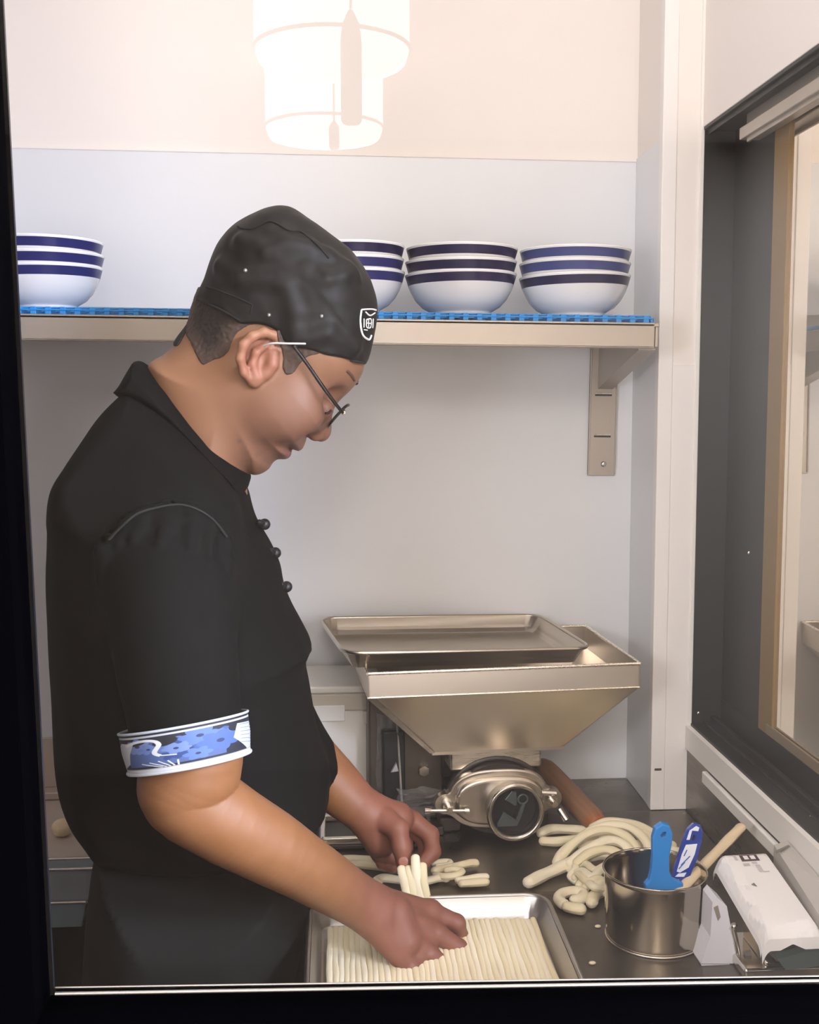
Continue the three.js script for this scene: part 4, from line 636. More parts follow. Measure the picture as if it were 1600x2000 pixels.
const alar = P3(617, 848, 0.012), alar2 = P3(617, 848, -0.012);
const headField = (p) => {
  const s = face(p.x, p.y); if (s > 0.05) return s;
  let d = swell(s, p.z - ZH, 0.058, headW(p.x, p.y));
  if (p.z > ZH) {
    d = smin(d, ellip(p, cheek, 0.034, 0.03, 0.022), 0.02);
    d = smin(d, ellip(p, alar, 0.0085, 0.0075, 0.006), 0.005);
    d = smax(d, -ellip(p, socket, 0.013, 0.013, 0.016), 0.012);
    d = smin(d, ellip(p, eyeC, 0.0125, 0.0125, 0.0125), 0.004);
    d = smax(d, -capsule(p, P3(571, 877, 0.0), P3(557, 866, 0.024), 0.0012, 0.0006), 0.003);
    let e = smin(ellip(p, earPlate, 0.017, 0.024, 0.007), ellip(p, lobe, 0.007, 0.008, 0.005), 0.006);
    e = smax(e, -ellip(p, concha, 0.009, 0.014, 0.008), 0.004);
    e = smin(e, helix(p, 0.003), 0.003); e = smin(e, anti(p, 0.003), 0.003); e = smin(e, tragus(p, 0.003), 0.004);
    d = smin(d, e, 0.005);
  } else { d = smax(d, -ellip(p, socket2, 0.013, 0.013, 0.016), 0.012); d = smin(d, ellip(p, eyeD, 0.0125, 0.0125, 0.0125), 0.004); d = smin(d, ellip(p, alar2, 0.0085, 0.0075, 0.006), 0.005); }
  return d;
};
const nearArm = limb([J(366, 1385, .650, .046), J(374, 1500, .652, .0450), J(358, 1540, .655, .0400), J(430, 1598, .645, .0375), J(520, 1650, .625, .0345), J(600, 1698, .60, .0302), J(690, 1754, .56, .0262), J(730, 1778, .548, .026)]);
const farArm = limb([J(560, 1440, .335, .038), J(640, 1520, .345, .033), J(700, 1575, .355, .0262), J(722, 1592, .358, .026)]);
// near hand, palm down over the tray
const H1 = { palm: [], fingers: [] };
{
  const w = at(712, 1768, 0.553), m = [[840, 1780, .505], [852, 1822, .520], [838, 1864, .537], [802, 1892, .553]].map((q) => at(...q)), w2 = at(728, 1792, 0.556), w3 = at(722, 1764, 0.545);
  m.forEach((q, i) => H1.palm.push([[w3, w, w, w2][i], q, 0.020, [0.0112, 0.0118, 0.0112, 0.0102][i]]));
  H1.palm.push([m[0], m[3], 0.0125, 0.0115], [at(770, 1785, .545), at(790, 1835, .55), 0.018, 0.016]);
  H1.fingers.push(chain([J(840, 1780, .507, .0106), J(892, 1803, .500, .0092), J(900, 1830, .494, .0083), J(886, 1846, .488, .0075)]));
  H1.fingers.push(chain([J(852, 1822, .523, .0108), J(896, 1852, .518, .0094), J(899, 1878, .510, .0085), J(880, 1890, .504, .0076)]));
  H1.fingers.push(chain([J(838, 1864, .540, .0102), J(874, 1893, .537, .0090), J(870, 1908, .527, .0081), J(852, 1906, .518, .0073)]));
  H1.fingers.push(chain([J(802, 1892, .556, .0094), J(836, 1911, .555, .0080), J(834, 1916, .544, .0072), J(818, 1913, .535, .0066)]));
  H1.fingers.push(chain([J(745, 1768, .535, .0160), J(800, 1775, .497, .0125), J(838, 1800, .478, .0108), J(858, 1830, .474, .0092)]));
}
// far hand: thumb towards us, first finger curled round to meet it
const H2 = { palm: [], fingers: [] };
{
  const w = at(715, 1585, 0.357);
  H2.palm.push([w, at(775, 1598, .352), 0.0245, 0.019], [w, at(745, 1640, .356), 0.0235, 0.018], [at(775, 1598, .35), at(745, 1645, .352), 0.018, 0.016], [at(770, 1595, .345), at(806, 1604, .334), 0.0165, 0.0125], [at(720, 1615, .36), at(742, 1668, .345), 0.017, 0.011]);
  H2.fingers.push(chain([J(752, 1602, .372, .0150), J(777, 1618, .384, .0122), J(784, 1655, .392, .0106), J(789, 1688, .396, .0088)]));
  H2.fingers.push(chain([J(804, 1602, .338, .0122), J(841, 1630, .345, .0100), J(846, 1664, .358, .0090), J(822, 1690, .372, .0080)]));
  H2.fingers.push(chain([J(800, 1610, .326, .0115), J(832, 1644, .330, .0098), J(832, 1676, .342, .0088), J(806, 1694, .352, .0078)]));
  H2.fingers.push(chain([J(772, 1618, .330, .0110), J(792, 1655, .332, .0095), J(772, 1674, .350, .0086), J(748, 1672, .352, .0078)]));
  H2.fingers.push(chain([J(752, 1628, .334, .0105), J(782, 1680, .338, .0086), J(766, 1692, .348, .0078), J(746, 1686, .350, .0072)]));
}
const handField = (H, arm) => (p) => { let d = arm(p); for (const [a, b, ra, rb] of H.palm) d = smin(d, capsule(p, a, b, ra, rb), 0.0055); let f = 1e3; for (const c of H.fingers) f = Math.min(f, c(p, 0.004)); return smin(d, f, 0.0025); };
const nearHand = handField(H1, nearArm), farHand = handField(H2, farArm);
const cook = thing('person', 'cook in black shirt, cap and glasses bending over the noodles', 'person', [-0.15, 0, 0.44]);
const skin = new THREE.MeshPhysicalMaterial({ vertexColors: true, roughness: 0.55 });
{
  const lip = P3(577, 882, 0.0), mole = onField(headField, 468, 862);
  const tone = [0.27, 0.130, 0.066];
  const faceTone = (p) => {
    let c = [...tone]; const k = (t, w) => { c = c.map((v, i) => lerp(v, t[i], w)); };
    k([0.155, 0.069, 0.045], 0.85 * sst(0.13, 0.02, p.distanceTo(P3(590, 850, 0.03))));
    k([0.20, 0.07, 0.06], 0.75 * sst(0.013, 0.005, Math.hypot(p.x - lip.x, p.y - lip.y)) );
    k([0.33, 0.125, 0.08], 0.7 * sst(0.035, 0.012, p.distanceTo(earC)) * sst(ZH + 0.066, ZH + 0.08, p.z));
    k([0.16, 0.08, 0.06], sst(0.0035, 0.0018, p.distanceTo(mole)));
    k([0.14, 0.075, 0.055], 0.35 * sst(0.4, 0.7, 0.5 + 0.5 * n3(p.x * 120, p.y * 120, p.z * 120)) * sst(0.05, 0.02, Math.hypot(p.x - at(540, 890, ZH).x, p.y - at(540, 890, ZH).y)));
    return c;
  };
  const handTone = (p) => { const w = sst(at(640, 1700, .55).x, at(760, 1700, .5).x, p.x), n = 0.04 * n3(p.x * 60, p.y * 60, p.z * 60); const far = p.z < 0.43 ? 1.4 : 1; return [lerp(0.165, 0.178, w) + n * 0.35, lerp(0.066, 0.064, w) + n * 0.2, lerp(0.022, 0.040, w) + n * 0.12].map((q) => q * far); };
  const [hlo, hhi] = boxOf(face, ZH - 0.10, ZH + 0.11);
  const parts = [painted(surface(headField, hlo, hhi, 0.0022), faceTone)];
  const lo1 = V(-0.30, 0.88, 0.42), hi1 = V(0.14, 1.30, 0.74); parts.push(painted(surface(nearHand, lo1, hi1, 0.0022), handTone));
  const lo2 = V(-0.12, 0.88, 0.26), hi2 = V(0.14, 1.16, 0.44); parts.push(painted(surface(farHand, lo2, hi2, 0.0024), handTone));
  // neck carried down inside the shirt so that head and arms are one body
  const coreA = at(400, 960, ZH), armA = at(330, 1120, .59), core = (p) => smin(smin(capsule(p, coreA, V(-0.15, 1.09, ZH), 0.045, 0.07), capsule(p, V(-0.15, 1.29, ZH), armA, 0.045, 0.03), 0.03), smin(capsule(p, armA, at(368, 1385, .65), 0.03, 0.044), capsule(p, V(-0.13, 1.27, ZH - 0.02), at(560, 1440, .335), 0.05, 0.036), 0.02), 0.03);
  parts.push(painted(surface(core, V(-0.36, 0.85, 0.24), V(0.03, 1.46, 0.74), 0.008), () => tone));
  const offs = parts.map((g) => g.toNonIndexed()); const body = mergeVertices(mergeGeometries(parts), 1e-6);
  wmesh('body', body, skin, cook);
  // hair: a close crop that follows the skull
  const hairOut = outline([[380, 560], [440, 575], [520, 620], [545, 655], [535, 646], [512, 641], [488, 648], [470, 662], [458, 690], [445, 702], [425, 708], [408, 716], [395, 700], [380, 672], [368, 655], [362, 640], [366, 600]], ZH, true);
  const side = outline([[545, 640], [580, 660], [610, 670], [640, 690], [625, 698], [604, 704], [590, 718], [578, 734], [563, 736], [556, 722], [556, 700], [548, 670]], ZH, true);
  const hairField = (p) => { const n = n3(p.x * 260, p.y * 260, p.z * 260), s = Math.min(hairOut(p.x, p.y), side(p.x, p.y) + 0.001); const ear = p.z > ZH ? ellip(p, earPlate, 0.023, 0.029, 0.03) : 1; return smax(smax(headField(p) - 0.0016 - 0.0010 * n, s + 0.0009 * n, 0.002), -ear, 0.001); };
  const hg = surface(hairField, V(at(350, 640, ZH).x, at(500, 760, ZH).y, ZH - 0.10), V(at(660, 640, ZH).x, at(500, 540, ZH).y, ZH + 0.10), 0.0017);
  const inkA = at(380, 640, ZH);
  wmesh('hair', painted(hg, (p) => { const n = 0.5 + 0.5 * n3(p.x * 420, p.y * 420, p.z * 420), g = sst(-0.004, -0.02, hairOut(p.x, p.y)); return [lerp(0.06, 0.009, g) + 0.018 * n, lerp(0.037, 0.006, g) + 0.012 * n, lerp(0.027, 0.005, g) + 0.009 * n]; }), new THREE.MeshPhysicalMaterial({ vertexColors: true, roughness: 0.8 }), cook);
  // brow, lashes, nail
  const dk = std(0x1d1412, 0.7);
  const brow = [[678, 724], [687, 733], [693, 744]].map(([x, y]) => onField(headField, x, y, 0.0004)); wmesh('eyebrow', strand(brow, 0.0013, 16, 8), std(0x5d4032, 0.8), cook);
  const browF = [[690, 736], [695, 744], [693, 752]].map(([x, y]) => at(x, y, ZH - 0.012)); wmesh('eyebrow', strand(browF, 0.003, 10, 8), dk, cook);
  const lash = [[635, 807], [642, 806], [648, 800]].map(([x, y]) => onField(headField, x, y, 0.0006)); wmesh('eyelashes', strand(lash, 0.0013, 14, 6), dk, cook);
  const nail = (f, px, py, sx, sy, a) => { const p = onField(f, px, py, 0.0004); const g = new THREE.SphereGeometry(1, 20, 12); g.scale(sx, sy, 0.001); g.rotateX(-0.25); g.rotateZ(a); g.translate(p.x, p.y, p.z); return wmesh('fingernail', g, std(0x9a6350, 0.4), cook); };
  nail(farHand, 788, 1683, 0.0058, 0.0058, 0.1); nail(nearHand, 872, 1866, 0.004, 0.005, 0.5);
}
// cap
const capOut = outline([[402, 556], [411, 522], [424, 488], [441, 460], [467, 437], [496, 420], [524, 409], [550, 405], [577, 410], [612, 434], [654, 466], [680, 486], [703, 512], [722, 544], [734, 577], [738, 602], [735, 634], [728, 672], [715, 711], [692, 708], [669, 703], [636, 698], [605, 687], [576, 680], [556, 668], [545, 652], [522, 643], [500, 641], [478, 640], [455, 622], [430, 608], [404, 597], [388, 590], [391, 578]], ZH, true, 0.0014);
{
  const wr = (p) => 0.0016 * n3(p.x * 34, p.y * 34 + 3, p.z * 20) + 0.0008 * n3(p.x * 80 + 5, p.y * 60, p.z * 40);
  const ridge = [[[560, 470], [640, 500], [690, 540]], [[640, 545], [668, 540], [682, 528]], [[470, 470], [520, 490], [600, 480]], [[600, 660], [640, 650], [690, 680]], [[430, 520], [470, 545], [540, 548]], [[560, 560], [575, 610], [578, 660]]];
  const earCut = (p) => p.z > ZH ? ellip(p, at(508, 700, ZH + 0.085), 0.022, 0.030, 0.03) : 1;
  const capBase = (p) => { const s = capOut(p.x, p.y); if (s > 0.05) return s; const v = (p.x - chin.x) * upA.x + (p.y - chin.y) * upA.y; const u = smin(s, face(p.x, p.y) - 0.003, 0.01); return smax(swell(u, p.z - ZH, 0.064, Math.max(headW(p.x, p.y), 0.07) + lerp(0.0055, 0.011, sst(0.14, 0.22, v))) + wr(p), s, 0.003); };
  const rid = ridge.map((l) => chain(l.map(([x, y]) => { const q = onField(capBase, x, y, -0.003); return { p: q, r: 0.0045 }; })));
  const capField = (p) => { let d = capBase(p); if (d < 0.03 && p.z > ZH) { for (const r of rid) d = smin(d, r(p, 0.006), 0.012); d = smax(d, -earCut(p), 0.004); } return d; };
  const cloth = std(0x121111, 0.55, 0, { specularIntensity: 0.5, sheen: 0.15, sheenColor: new THREE.Color(0x8a8078), sheenRoughness: 0.6 });
  const [lo, hi] = boxOf(capOut, ZH - 0.11, ZH + 0.11);
  const cap = wmesh('cap', surface(capField, lo, hi, 0.0024), cloth, cook);
  const Z2 = (l) => l.map(([x, y]) => onField(capField, 350 + x / 3.449, 380 + y / 3.449, 0.0002));
  wmesh('cap_seam', strand(Z2([[392, 212], [430, 228], [490, 230], [540, 205], [610, 180], [680, 205], [740, 240], [820, 250], [900, 310], [960, 370], [1010, 430]]), 0.0011, 60, 6), std(0x0a0a0a, 0.8), cap);
  wmesh('cap_edge', strand(Z2([[1252, 1136], [1180, 1122], [1100, 1106], [980, 1088], [880, 1054], [790, 1024]]), 0.0014, 30, 6), std(0x0c0c0c, 0.7), cap);
  for (const [x, y] of [[446, 512], [605, 812], [960, 820]]) { const q = onField(capField, 350 + x / 3.449, 380 + y / 3.449, 0.0002), g = new THREE.SphereGeometry(0.0022, 14, 10); g.translate(q.x, q.y, q.z); wmesh('eyelet', g, std(0x9a9894, 0.3, 0.8), cap); }
  // elastic at the back
  wmesh('elastic_band', [strand(Z2([[182, 622], [250, 640], [330, 672], [420, 708], [492, 742]]), 0.0011, 40, 6), strand(Z2([[150, 728], [230, 752], [310, 792], [400, 846], [450, 880]]), 0.0011, 40, 6), strand(Z2([[492, 742], [480, 790], [452, 876]]), 0.0008, 20, 6)], std(0x070707, 0.9), cap);
  wmesh('tie', strand([at(392, 592, ZH + .01), at(372, 628, ZH + .012), at(356, 652, ZH + .015), at(342, 676, ZH + .02)], 0.0042, 24, 8, 1.4, 0.5), std(0x161414, 0.7), cap);
  // badge on the front: a white outlined shield with strokes in it
  const bd = std(0xe4e4e2, 0.6), S = (l, r) => strand(l.map(([x, y]) => onField(capField, x, y, 0.0002)), r, 24, 6);
  wmesh('badge', [S([[706, 605], [704, 622], [705, 640], [709, 654], [717, 662], [722, 663], [726, 654]], 0.0011), S([[706, 605], [716, 604], [728, 604], [735, 606]], 0.0009), S([[714, 609], [722, 616], [733, 611]], 0.0008), S([[711, 622], [711, 640]], 0.0007), S([[716, 624], [716, 638], [724, 639], [725, 624], [716, 624]], 0.0007), S([[716, 631], [725, 632]], 0.0006), S([[720, 624], [720, 639]], 0.0006), S([[729, 622], [728, 641]], 0.0007), S([[711, 644], [718, 645]], 0.0006)], bd, cap);
}
// glasses
{
  const g = new THREE.Group(); g.name = 'glasses'; cook.add(g);
  const frame = std(0x15100e, 0.3, 0.4), nrm = V(0.735, -0.67, 0.08).normalize(), up = V(0.67, 0.735, 0).normalize(), sideV = V(0, 0, 1);
  const rimAt = (c, s) => { const pts = []; for (let i = 0; i < 40; i++) { const a = i / 40 * Math.PI * 2, cx = Math.sign(Math.cos(a)) * Math.pow(Math.abs(Math.cos(a)), 0.7), sy = Math.sign(Math.sin(a)) * Math.pow(Math.abs(Math.sin(a)), 0.7); pts.push(c.clone().addScaledVector(sideV, cx * 0.024).addScaledVector(up, sy * 0.0155).addScaledVector(nrm, -Math.abs(cx) * 0.002)); } return pts; };
  const c1 = at(662, 813, ZH + 0.031), c2 = at(662, 813, ZH - 0.031);
  for (const c of [c1, c2]) {
    const pts = rimAt(c); wmesh('rim', new THREE.TubeGeometry(new THREE.CatmullRomCurve3(pts, true), 80, 0.0012, 8, true), frame, g);
    const pos = [], idx = []; pos.push(c.x, c.y, c.z); pts.forEach((p) => pos.push(p.x, p.y, p.z)); pts.forEach((_, i) => idx.push(0, i + 1, (i + 1) % pts.length + 1)); const lg = new THREE.BufferGeometry(); lg.setAttribute('position', new THREE.Float32BufferAttribute(pos, 3)); lg.setIndex(idx); lg.computeVertexNormals();
    wmesh('lens', lg, new THREE.MeshPhysicalMaterial({ color: 0xffffff, roughness: 0.01, transmission: 1, thickness: 0, ior: 1.55 }), g);
  }
  wmesh('bridge', strand([c1.clone().add(V(0, 0, -0.023)).addScaledVector(up, 0.006), at(668, 800, ZH), c2.clone().add(V(0, 0, 0.023)).addScaledVector(up, 0.006)], 0.0011, 14, 6), frame, g);
  const hinge = at(671, 806, ZH + 0.060);
  wmesh('temple', strand([c1.clone().add(V(0, 0, 0.024)).addScaledVector(up, 0.008), hinge, at(640, 768, ZH + 0.073), at(608, 722, ZH + 0.079), at(573, 674, ZH + 0.086)], 0.0014, 40, 8, 1, 1.4), frame, g);
  wmesh('temple', strand([c2.clone().add(V(0, 0, -0.024)).addScaledVector(up, 0.008), at(671, 806, ZH - 0.060), at(640, 768, ZH - 0.073), at(608, 722, ZH - 0.079), at(573, 674, ZH - 0.086)], 0.0014, 40, 8, 1, 1.4), frame, g);
  wmesh('temple_tip', strand([at(598, 671.5, ZH + 0.096), at(565, 671, ZH + 0.0955), at(530, 671, ZH + 0.094), at(514, 676, ZH + 0.09)], 0.0011, 24, 8), std(0xd9d9d6, 0.25, 0.6), g);
  wmesh('hinge', bx(0.004, 0.004, 0.003, hinge.x, hinge.y, hinge.z, 0.0008), std(0xb9aa90, 0.3, 0.8), g);
}
// shirt
const cloth2 = std(0x0e0e0e, 0.8, 0, { specularIntensity: 0.08, sheen: 0.02, sheenColor: new THREE.Color(0x77706a), sheenRoughness: 0.7 });
{
  const torso = outline([[240, 764], [195, 815], [150, 885], [126, 935], [112, 990], [104, 1060], [102, 1140], [106, 1260], [112, 1400], [122, 1500], [142, 1565], [168, 1610], [200, 1650], [260, 1668], [360, 1680], [480, 1668], [560, 1640], [625, 1600], [648, 1578], [652, 1550], [655, 1510], [640, 1460], [624, 1400], [612, 1340], [604, 1295], [614, 1268], [612, 1250], [594, 1215], [576, 1180], [562, 1140], [556, 1105], [536, 1060], [508, 1015], [498, 990], [486, 950], [452, 905], [386, 832], [312, 772], [272, 752]], ZH, true);
  const sleeve = limb([J(322, 1060, .56, .062), J(328, 1140, .612, .0585), J(342, 1280, .642, .0545), J(360, 1390, .652, .0495), J(372, 1490, .654, .046)]);
  const farSleeve = limb([J(430, 1080, .28, .050), J(495, 1290, .30, .048), J(560, 1450, .335, .046), J(606, 1518, .343, .044)]);
  const hemA = at(371, 1478, .654), hemN = hemA.clone().sub(at(345, 1300, .645)).normalize();
  const fhA = at(624, 1538, .345), fhN = fhA.clone().sub(at(568, 1465, .335)).normalize();
  const fold = (p) => 0.0030 * n3(p.x * 9 + 2, p.y * 6, p.z * 9) + 0.0014 * n3(p.x * 26, p.y * 13, p.z * 26);
  const base = (p) => {
    const s = torso(p.x, p.y) + 0.004; if (s > 0.14) return s;
    const v = p.y; const W = lerp(0.165, 0.180, sst(1.02, 1.25, v)) * lerp(1, 0.44, clamp((v - 1.36) / 0.125, 0, 1));
    let d = swell(s, p.z - ZH, lerp(0.10, 0.03, sst(1.32, 1.40, v)), W);
    const sl = Math.max(sleeve(p, 0.03), (p.x - hemA.x) * hemN.x + (p.y - hemA.y) * hemN.y + (p.z - hemA.z) * hemN.z);
    d = smin(d, sl, lerp(0.006, 0.045, sst(1.13, 1.30, v)));
    const fs = Math.max(farSleeve(p, 0.03), (p.x - fhA.x) * fhN.x + (p.y - fhA.y) * fhN.y + (p.z - fhA.z) * fhN.z);
    d = smin(d, fs, 0.02);
    return d + fold(p);
  };
  // gathers where the sleeve is set in
  const gp = (l, r, lift) => chain(l.map(([x, y], i) => ({ p: onField(base, x, y, lift), r: r * (i === l.length - 1 ? 0.4 : 1) })));
  const gathers = [gp([[262, 1012], [248, 1030], [232, 1062]], .0085, 0.0), gp([[292, 1000], [280, 1022], [262, 1052]], .0095, 0.0), gp([[322, 992], [318, 1015], [318, 1036]], .0085, 0.0), gp([[348, 990], [336, 1022], [312, 1062]], .0075, -0.001), gp([[372, 994], [374, 1022], [372, 1070]], .008, 0.0), gp([[398, 1008], [404, 1040], [408, 1090]], .0085, 0.0), gp([[424, 1030], [436, 1062], [445, 1110]], .008, 0.0), gp([[216, 1050], [205, 1080], [196, 1130]], .008, -0.003)];
  const grooves = [gp([[205, 1060], [240, 1022], [270, 1000], [310, 988], [350, 984]], .0036, 0.0), gp([[350, 984], [385, 992], [415, 1012], [446, 1050], [458, 1085]], .0036, 0.0)];
  const lo = V(-0.40, 0.93, 0.22), hi = V(0.06, 1.54, 0.76);
  const field = (p) => { let d = base(p); if (d < 0.03 && p.z > 0.5) { for (const g of gathers) d = smin(d, g(p, 0.006), 0.007); for (const g of grooves) d = smax(d, -g(p, 0.005), 0.006); } return d; };
  const shirt = wmesh('shirt', surface(field, lo, hi, 0.0042), cloth2, cook);
  wmesh('sleeve_seam', strand([[212, 1055], [240, 1026], [268, 1004], [310, 991], [350, 986], [385, 995], [415, 1014], [444, 1050]].map(([x, y]) => onField(field, x, y, 0.0)), 0.0012, 50, 6), std(0x080808, 0.8), shirt);
  // collar
  const col = outline([[270, 703], [296, 720], [342, 768], [400, 836], [446, 884], [486, 924], [486, 945], [476, 966], [462, 964], [410, 912], [345, 846], [285, 800], [230, 772], [240, 752]], ZH, true, 0.0015);
  const colField = (p) => { const s = col(p.x, p.y); if (s > 0.05) return s; const b = sst(at(300, 760, ZH).x, at(470, 920, ZH).x, p.x); return swell(s, p.z - ZH, 0.016, lerp(0.066, 0.074, b)) + 0.0008 * n3(p.x * 50, p.y * 50, p.z * 50); };
  const [clo, chi] = boxOf(col, ZH - 0.09, ZH + 0.09);
  wmesh('collar', surface(colField, clo, chi, 0.0024), cloth2, shirt);
  // knot buttons down the front
  for (const [x, y] of [[519, 1024], [540, 1080], [562, 1146], [600, 1268]]) { const q = at(x - 2, y, ZH), g = new THREE.SphereGeometry(0.0062, 16, 12); g.translate(q.x, q.y, q.z); const l = strand([at(x - 16, y - 4, ZH + 0.012), at(x - 6, y - 2, ZH + 0.004), q], 0.0034, 14, 8); wmesh('knot_button', [g, l], std(0x0d0d10, 0.5), shirt); }
  // printed cuff turned up round the near sleeve
  const e1 = at(480, 1388, .652).sub(at(237, 1430, .652)).normalize(), e2 = V(0, 0.20, 0.98).normalize(); e2.addScaledVector(e1, -e2.dot(e1)).normalize();
  const cT = at(359, 1411, .653), cB = at(371, 1488, .656), rT = 0.0570, rB = 0.0540, ring = (c, r, n) => Array.from({ length: n + 1 }, (_, i) => { const a = i / n * Math.PI * 2; return c.clone().addScaledVector(e1, Math.cos(a) * r).addScaledVector(e2, Math.sin(a) * r * 0.98); });
  const cv = document.createElement('canvas'); cv.width = 1024; cv.height = 256; const c = cv.getContext('2d');
  c.fillStyle = '#15182a'; c.fillRect(0, 0, 1024, 256);
  // canvas x runs round the cuff; the half from 512 to 0 faces the window (left to right as seen), repeated behind
  const flower = (x, y, r, col2, pet = 6, ph = 0) => { c.fillStyle = col2; for (let i = 0; i < pet; i++) { const a = i / pet * 6.283 + ph; c.beginPath(); c.ellipse(x + Math.cos(a) * r * 0.6, y + Math.sin(a) * r * 0.6, r * 0.5, r * 0.36, a, 0, 7); c.fill(); } c.fillStyle = '#26365f'; c.beginPath(); c.arc(x, y, r * 0.2, 0, 7); c.fill(); };
  for (const ox of [0, 512]) {
    const X = (u) => ox + (512 - u * 512);   // u: 0 left to 1 right
    c.fillStyle = '#4d6394'; c.fillRect(X(0.75), 60, 512 * 0.55, 150);
    for (let i = 0; i < 14; i++) flower(X(0.22 + 0.6 * rnd()), 70 + 120 * rnd(), 26 + 20 * rnd(), ['#3f5a96', '#5b76ae', '#2f4782', '#7088b8'][i % 4], 5 + i % 3, i);
    flower(X(0.62), 70, 50, '#5a76b4', 6); flower(X(0.72), 125, 58, '#4a66a4', 7); flower(X(0.50), 120, 34, '#7189bb', 5); flower(X(0.36), 105, 30, '#6580b6', 5); flower(X(0.60), 175, 36, '#5b78b2', 6);
    c.fillStyle = '#11131f'; for (const [u, y, rx, ry] of [[0.45, 70, 34, 24], [0.85, 60, 40, 28], [0.30, 60, 30, 14]]) { c.beginPath(); c.ellipse(X(u), y, rx, ry, 0.4, 0, 7); c.fill(); }
    // crane: wing at the left, an S neck and a beak
    c.fillStyle = '#cfd2d2'; c.beginPath(); c.moveTo(X(0.02), 225); c.lineTo(X(0.05), 90); c.lineTo(X(0.14), 55); c.lineTo(X(0.27), 60); c.lineTo(X(0.23), 120); c.lineTo(X(0.20), 190); c.lineTo(X(0.10), 226); c.fill();
    c.strokeStyle = '#e6e8e6'; c.lineWidth = 15; c.beginPath(); c.moveTo(X(0.20), 75); c.bezierCurveTo(X(0.30), 40, X(0.42), 40, X(0.42), 85); c.bezierCurveTo(X(0.41), 110, X(0.36), 130, X(0.42), 150); c.stroke(); c.lineWidth = 6; c.beginPath(); c.moveTo(X(0.42), 150); c.lineTo(X(0.50), 158); c.stroke();
    c.strokeStyle = '#e8e9e6'; c.lineWidth = 5; for (let i = 0; i < 8; i++) { c.beginPath(); c.moveTo(X(0.07 - 0.004 * i), 80 + i * 17); c.lineTo(X(0.0), 74 + i * 18); c.stroke(); }
    for (let i = 0; i < 5; i++) { c.beginPath(); c.moveTo(X(0.42 + 0.02 * i), 222); c.lineTo(X(0.30 + 0.05 * i), 190 - 4 * (2 - Math.abs(i - 2))); c.stroke(); }
    // pale plumes at the right
    c.fillStyle = '#c3c8cc'; c.beginPath(); c.moveTo(X(0.84), 50); c.lineTo(X(1.0), 60); c.lineTo(X(1.0), 236); c.lineTo(X(0.93), 225); c.lineTo(X(0.80), 130); c.fill();
    c.strokeStyle = '#7f8ca0'; c.lineWidth = 4; for (let i = 0; i < 6; i++) { c.beginPath(); c.moveTo(X(0.99), 70 + i * 24); c.lineTo(X(0.86), 60 + i * 22); c.stroke(); }
  }
  c.fillStyle = '#d9dbdc'; c.fillRect(0, 226, 1024, 30); c.fillStyle = '#c6c9cc'; c.fillRect(0, 20, 1024, 12);
  c.fillStyle = '#8f959b'; c.fillRect(0, 222, 1024, 5);
  const tex = new THREE.CanvasTexture(cv); tex.colorSpace = THREE.SRGBColorSpace; tex.wrapS = THREE.RepeatWrapping;
  const n = 64, A = ring(cT, rT, n), Bm = ring(cT.clone().lerp(cB, 0.5), (rT + rB) / 2 + 0.0012, n), B2 = ring(cB, rB, n), In = ring(cB.clone().lerp(cT, 0.03), rB - 0.004, n), pos = [], uv = [], idx = [];
  [A, Bm, B2].forEach((R2, k) => R2.forEach((p, i) => { pos.push(p.x, p.y, p.z); uv.push(i / n, [1, 0.5, 0][k]); }));
  for (let k = 0; k < 2; k++) for (let i = 0; i < n; i++) { const a = k * (n + 1) + i, b = a + n + 1; idx.push(a, b, a + 1, b, b + 1, a + 1); }
  const cg = new THREE.BufferGeometry(); cg.setAttribute('position', new THREE.Float32BufferAttribute(pos, 3)); cg.setAttribute('uv', new THREE.Float32BufferAttribute(uv, 2)); cg.setIndex(idx); cg.computeVertexNormals();
  const cuff = wmesh('cuff', cg, new THREE.MeshPhysicalMaterial({ map: tex, color: 0xc8c8ca, roughness: 0.7 }), shirt);
  const rimTube = (pts, r) => new THREE.TubeGeometry(new THREE.CatmullRomCurve3(pts.slice(0, -1), true), 96, r, 8, true);
  wmesh('cuff_piping', [rimTube(B2, 0.0017)], std(0xa2a4a8, 0.7), cuff);
  wmesh('cuff_piping', [rimTube(A, 0.0012)], std(0x9fa3ab, 0.6), cuff);
}
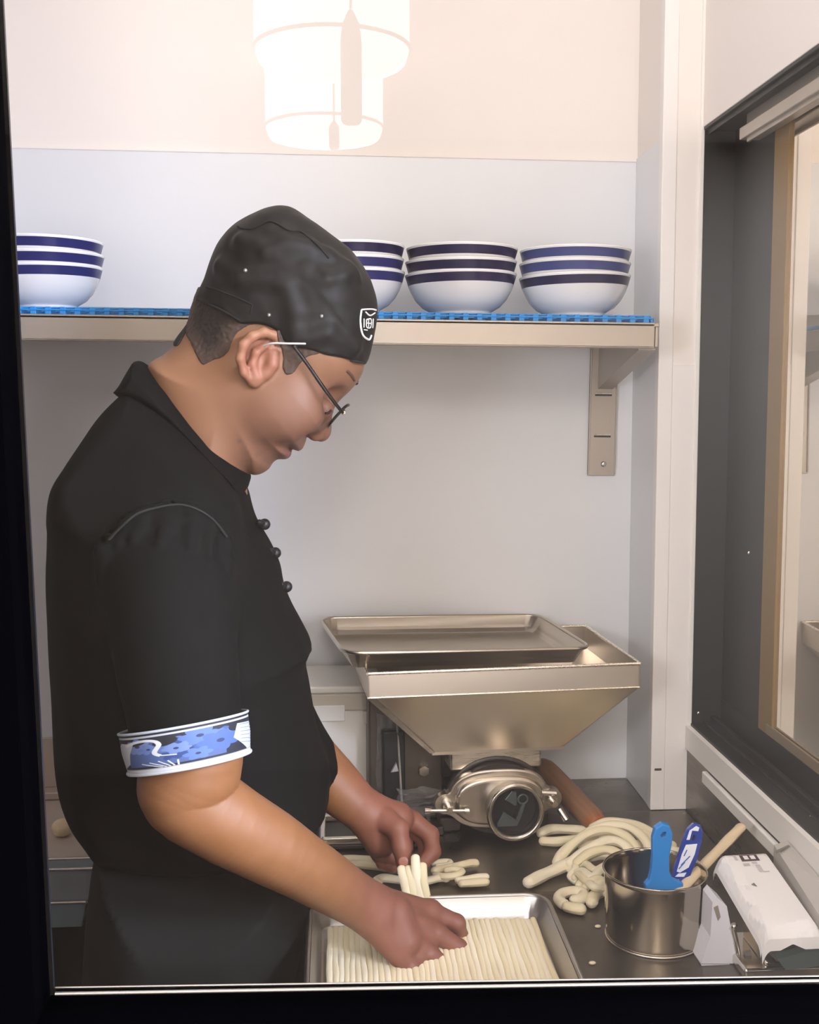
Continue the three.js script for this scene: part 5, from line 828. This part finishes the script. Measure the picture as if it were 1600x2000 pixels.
// dark trousers with apron, down to the shoes
{
  const hips = outline([[205, 1610], [192, 1660], [182, 1740], [176, 1820], [172, 1930], [172, 2080], [200, 2160], [480, 2160], [560, 2080], [572, 1930], [588, 1850], [600, 1790], [606, 1740], [622, 1640], [600, 1600], [400, 1620]], ZH, true);
  const leg = (s) => chain([{ p: V(-0.155, 0.80, ZH + s * 0.085), r: 0.085 }, { p: V(-0.145, 0.48, ZH + s * 0.09), r: 0.064 }, { p: V(-0.16, 0.10, ZH + s * 0.09), r: 0.052 }]);
  const l1 = leg(1), l2 = leg(-1);
  const f = (p) => { const s = hips(p.x, p.y); let d = s > 0.14 ? s : swell(s, p.z - ZH, 0.09, 0.155); d = smin(d, Math.min(l1(p, 0.02), l2(p, 0.02)), 0.05); return smax(d, 0.06 - p.y, 0.01) + 0.0025 * n3(p.x * 9, p.y * 5, p.z * 9); };
  wmesh('trousers', surface(f, V(-0.36, 0.03, 0.24), V(0.02, 1.06, 0.64), 0.0065), std(0x0f0f0e, 0.85, 0, { specularIntensity: 0.3, sheen: 0.05, sheenColor: new THREE.Color(0x77706a) }), cook);
  for (const s of [1, -1]) { const g = new THREE.SphereGeometry(1, 32, 20); g.scale(0.13, 0.05, 0.048); const p = g.attributes.position; for (let i = 0; i < p.count; i++) p.setY(i, Math.max(p.getY(i), -0.03)); g.computeVertexNormals(); g.translate(-0.12, 0.03, ZH + s * 0.09); wmesh('shoe', g, std(0x121212, 0.5), cook); }
}
// ---------------------------------------------------------------- the noodles held between the hands
{
  const top = at(806, 1690, 0.400);
  for (let i = 0; i < 4; i++) {
    const o = i - 1.5, mk = (x, y, z) => at(x + o * 12.5, y, z);
    solo('noodle_strand', strand([mk(802 + i * 1.5, 1690 - (i === 2 ? 22 : i === 3 ? 6 : 0), 0.405), mk(808, 1718, 0.42), mk(814, 1748, 0.44), mk(818, 1775, 0.462), mk(820, 1800, 0.47)], 0.0043, 30, 10, 1.2, 0.6), dough[i], ['leftmost of the flat noodles held up between the two hands', 'second noodle from left of those held between the two hands', 'third noodle from left of those held, its end above the thumb', 'rightmost of the flat noodles held up between the two hands'][i], 'noodle');
  }
}
renderer.render(scene, camera);
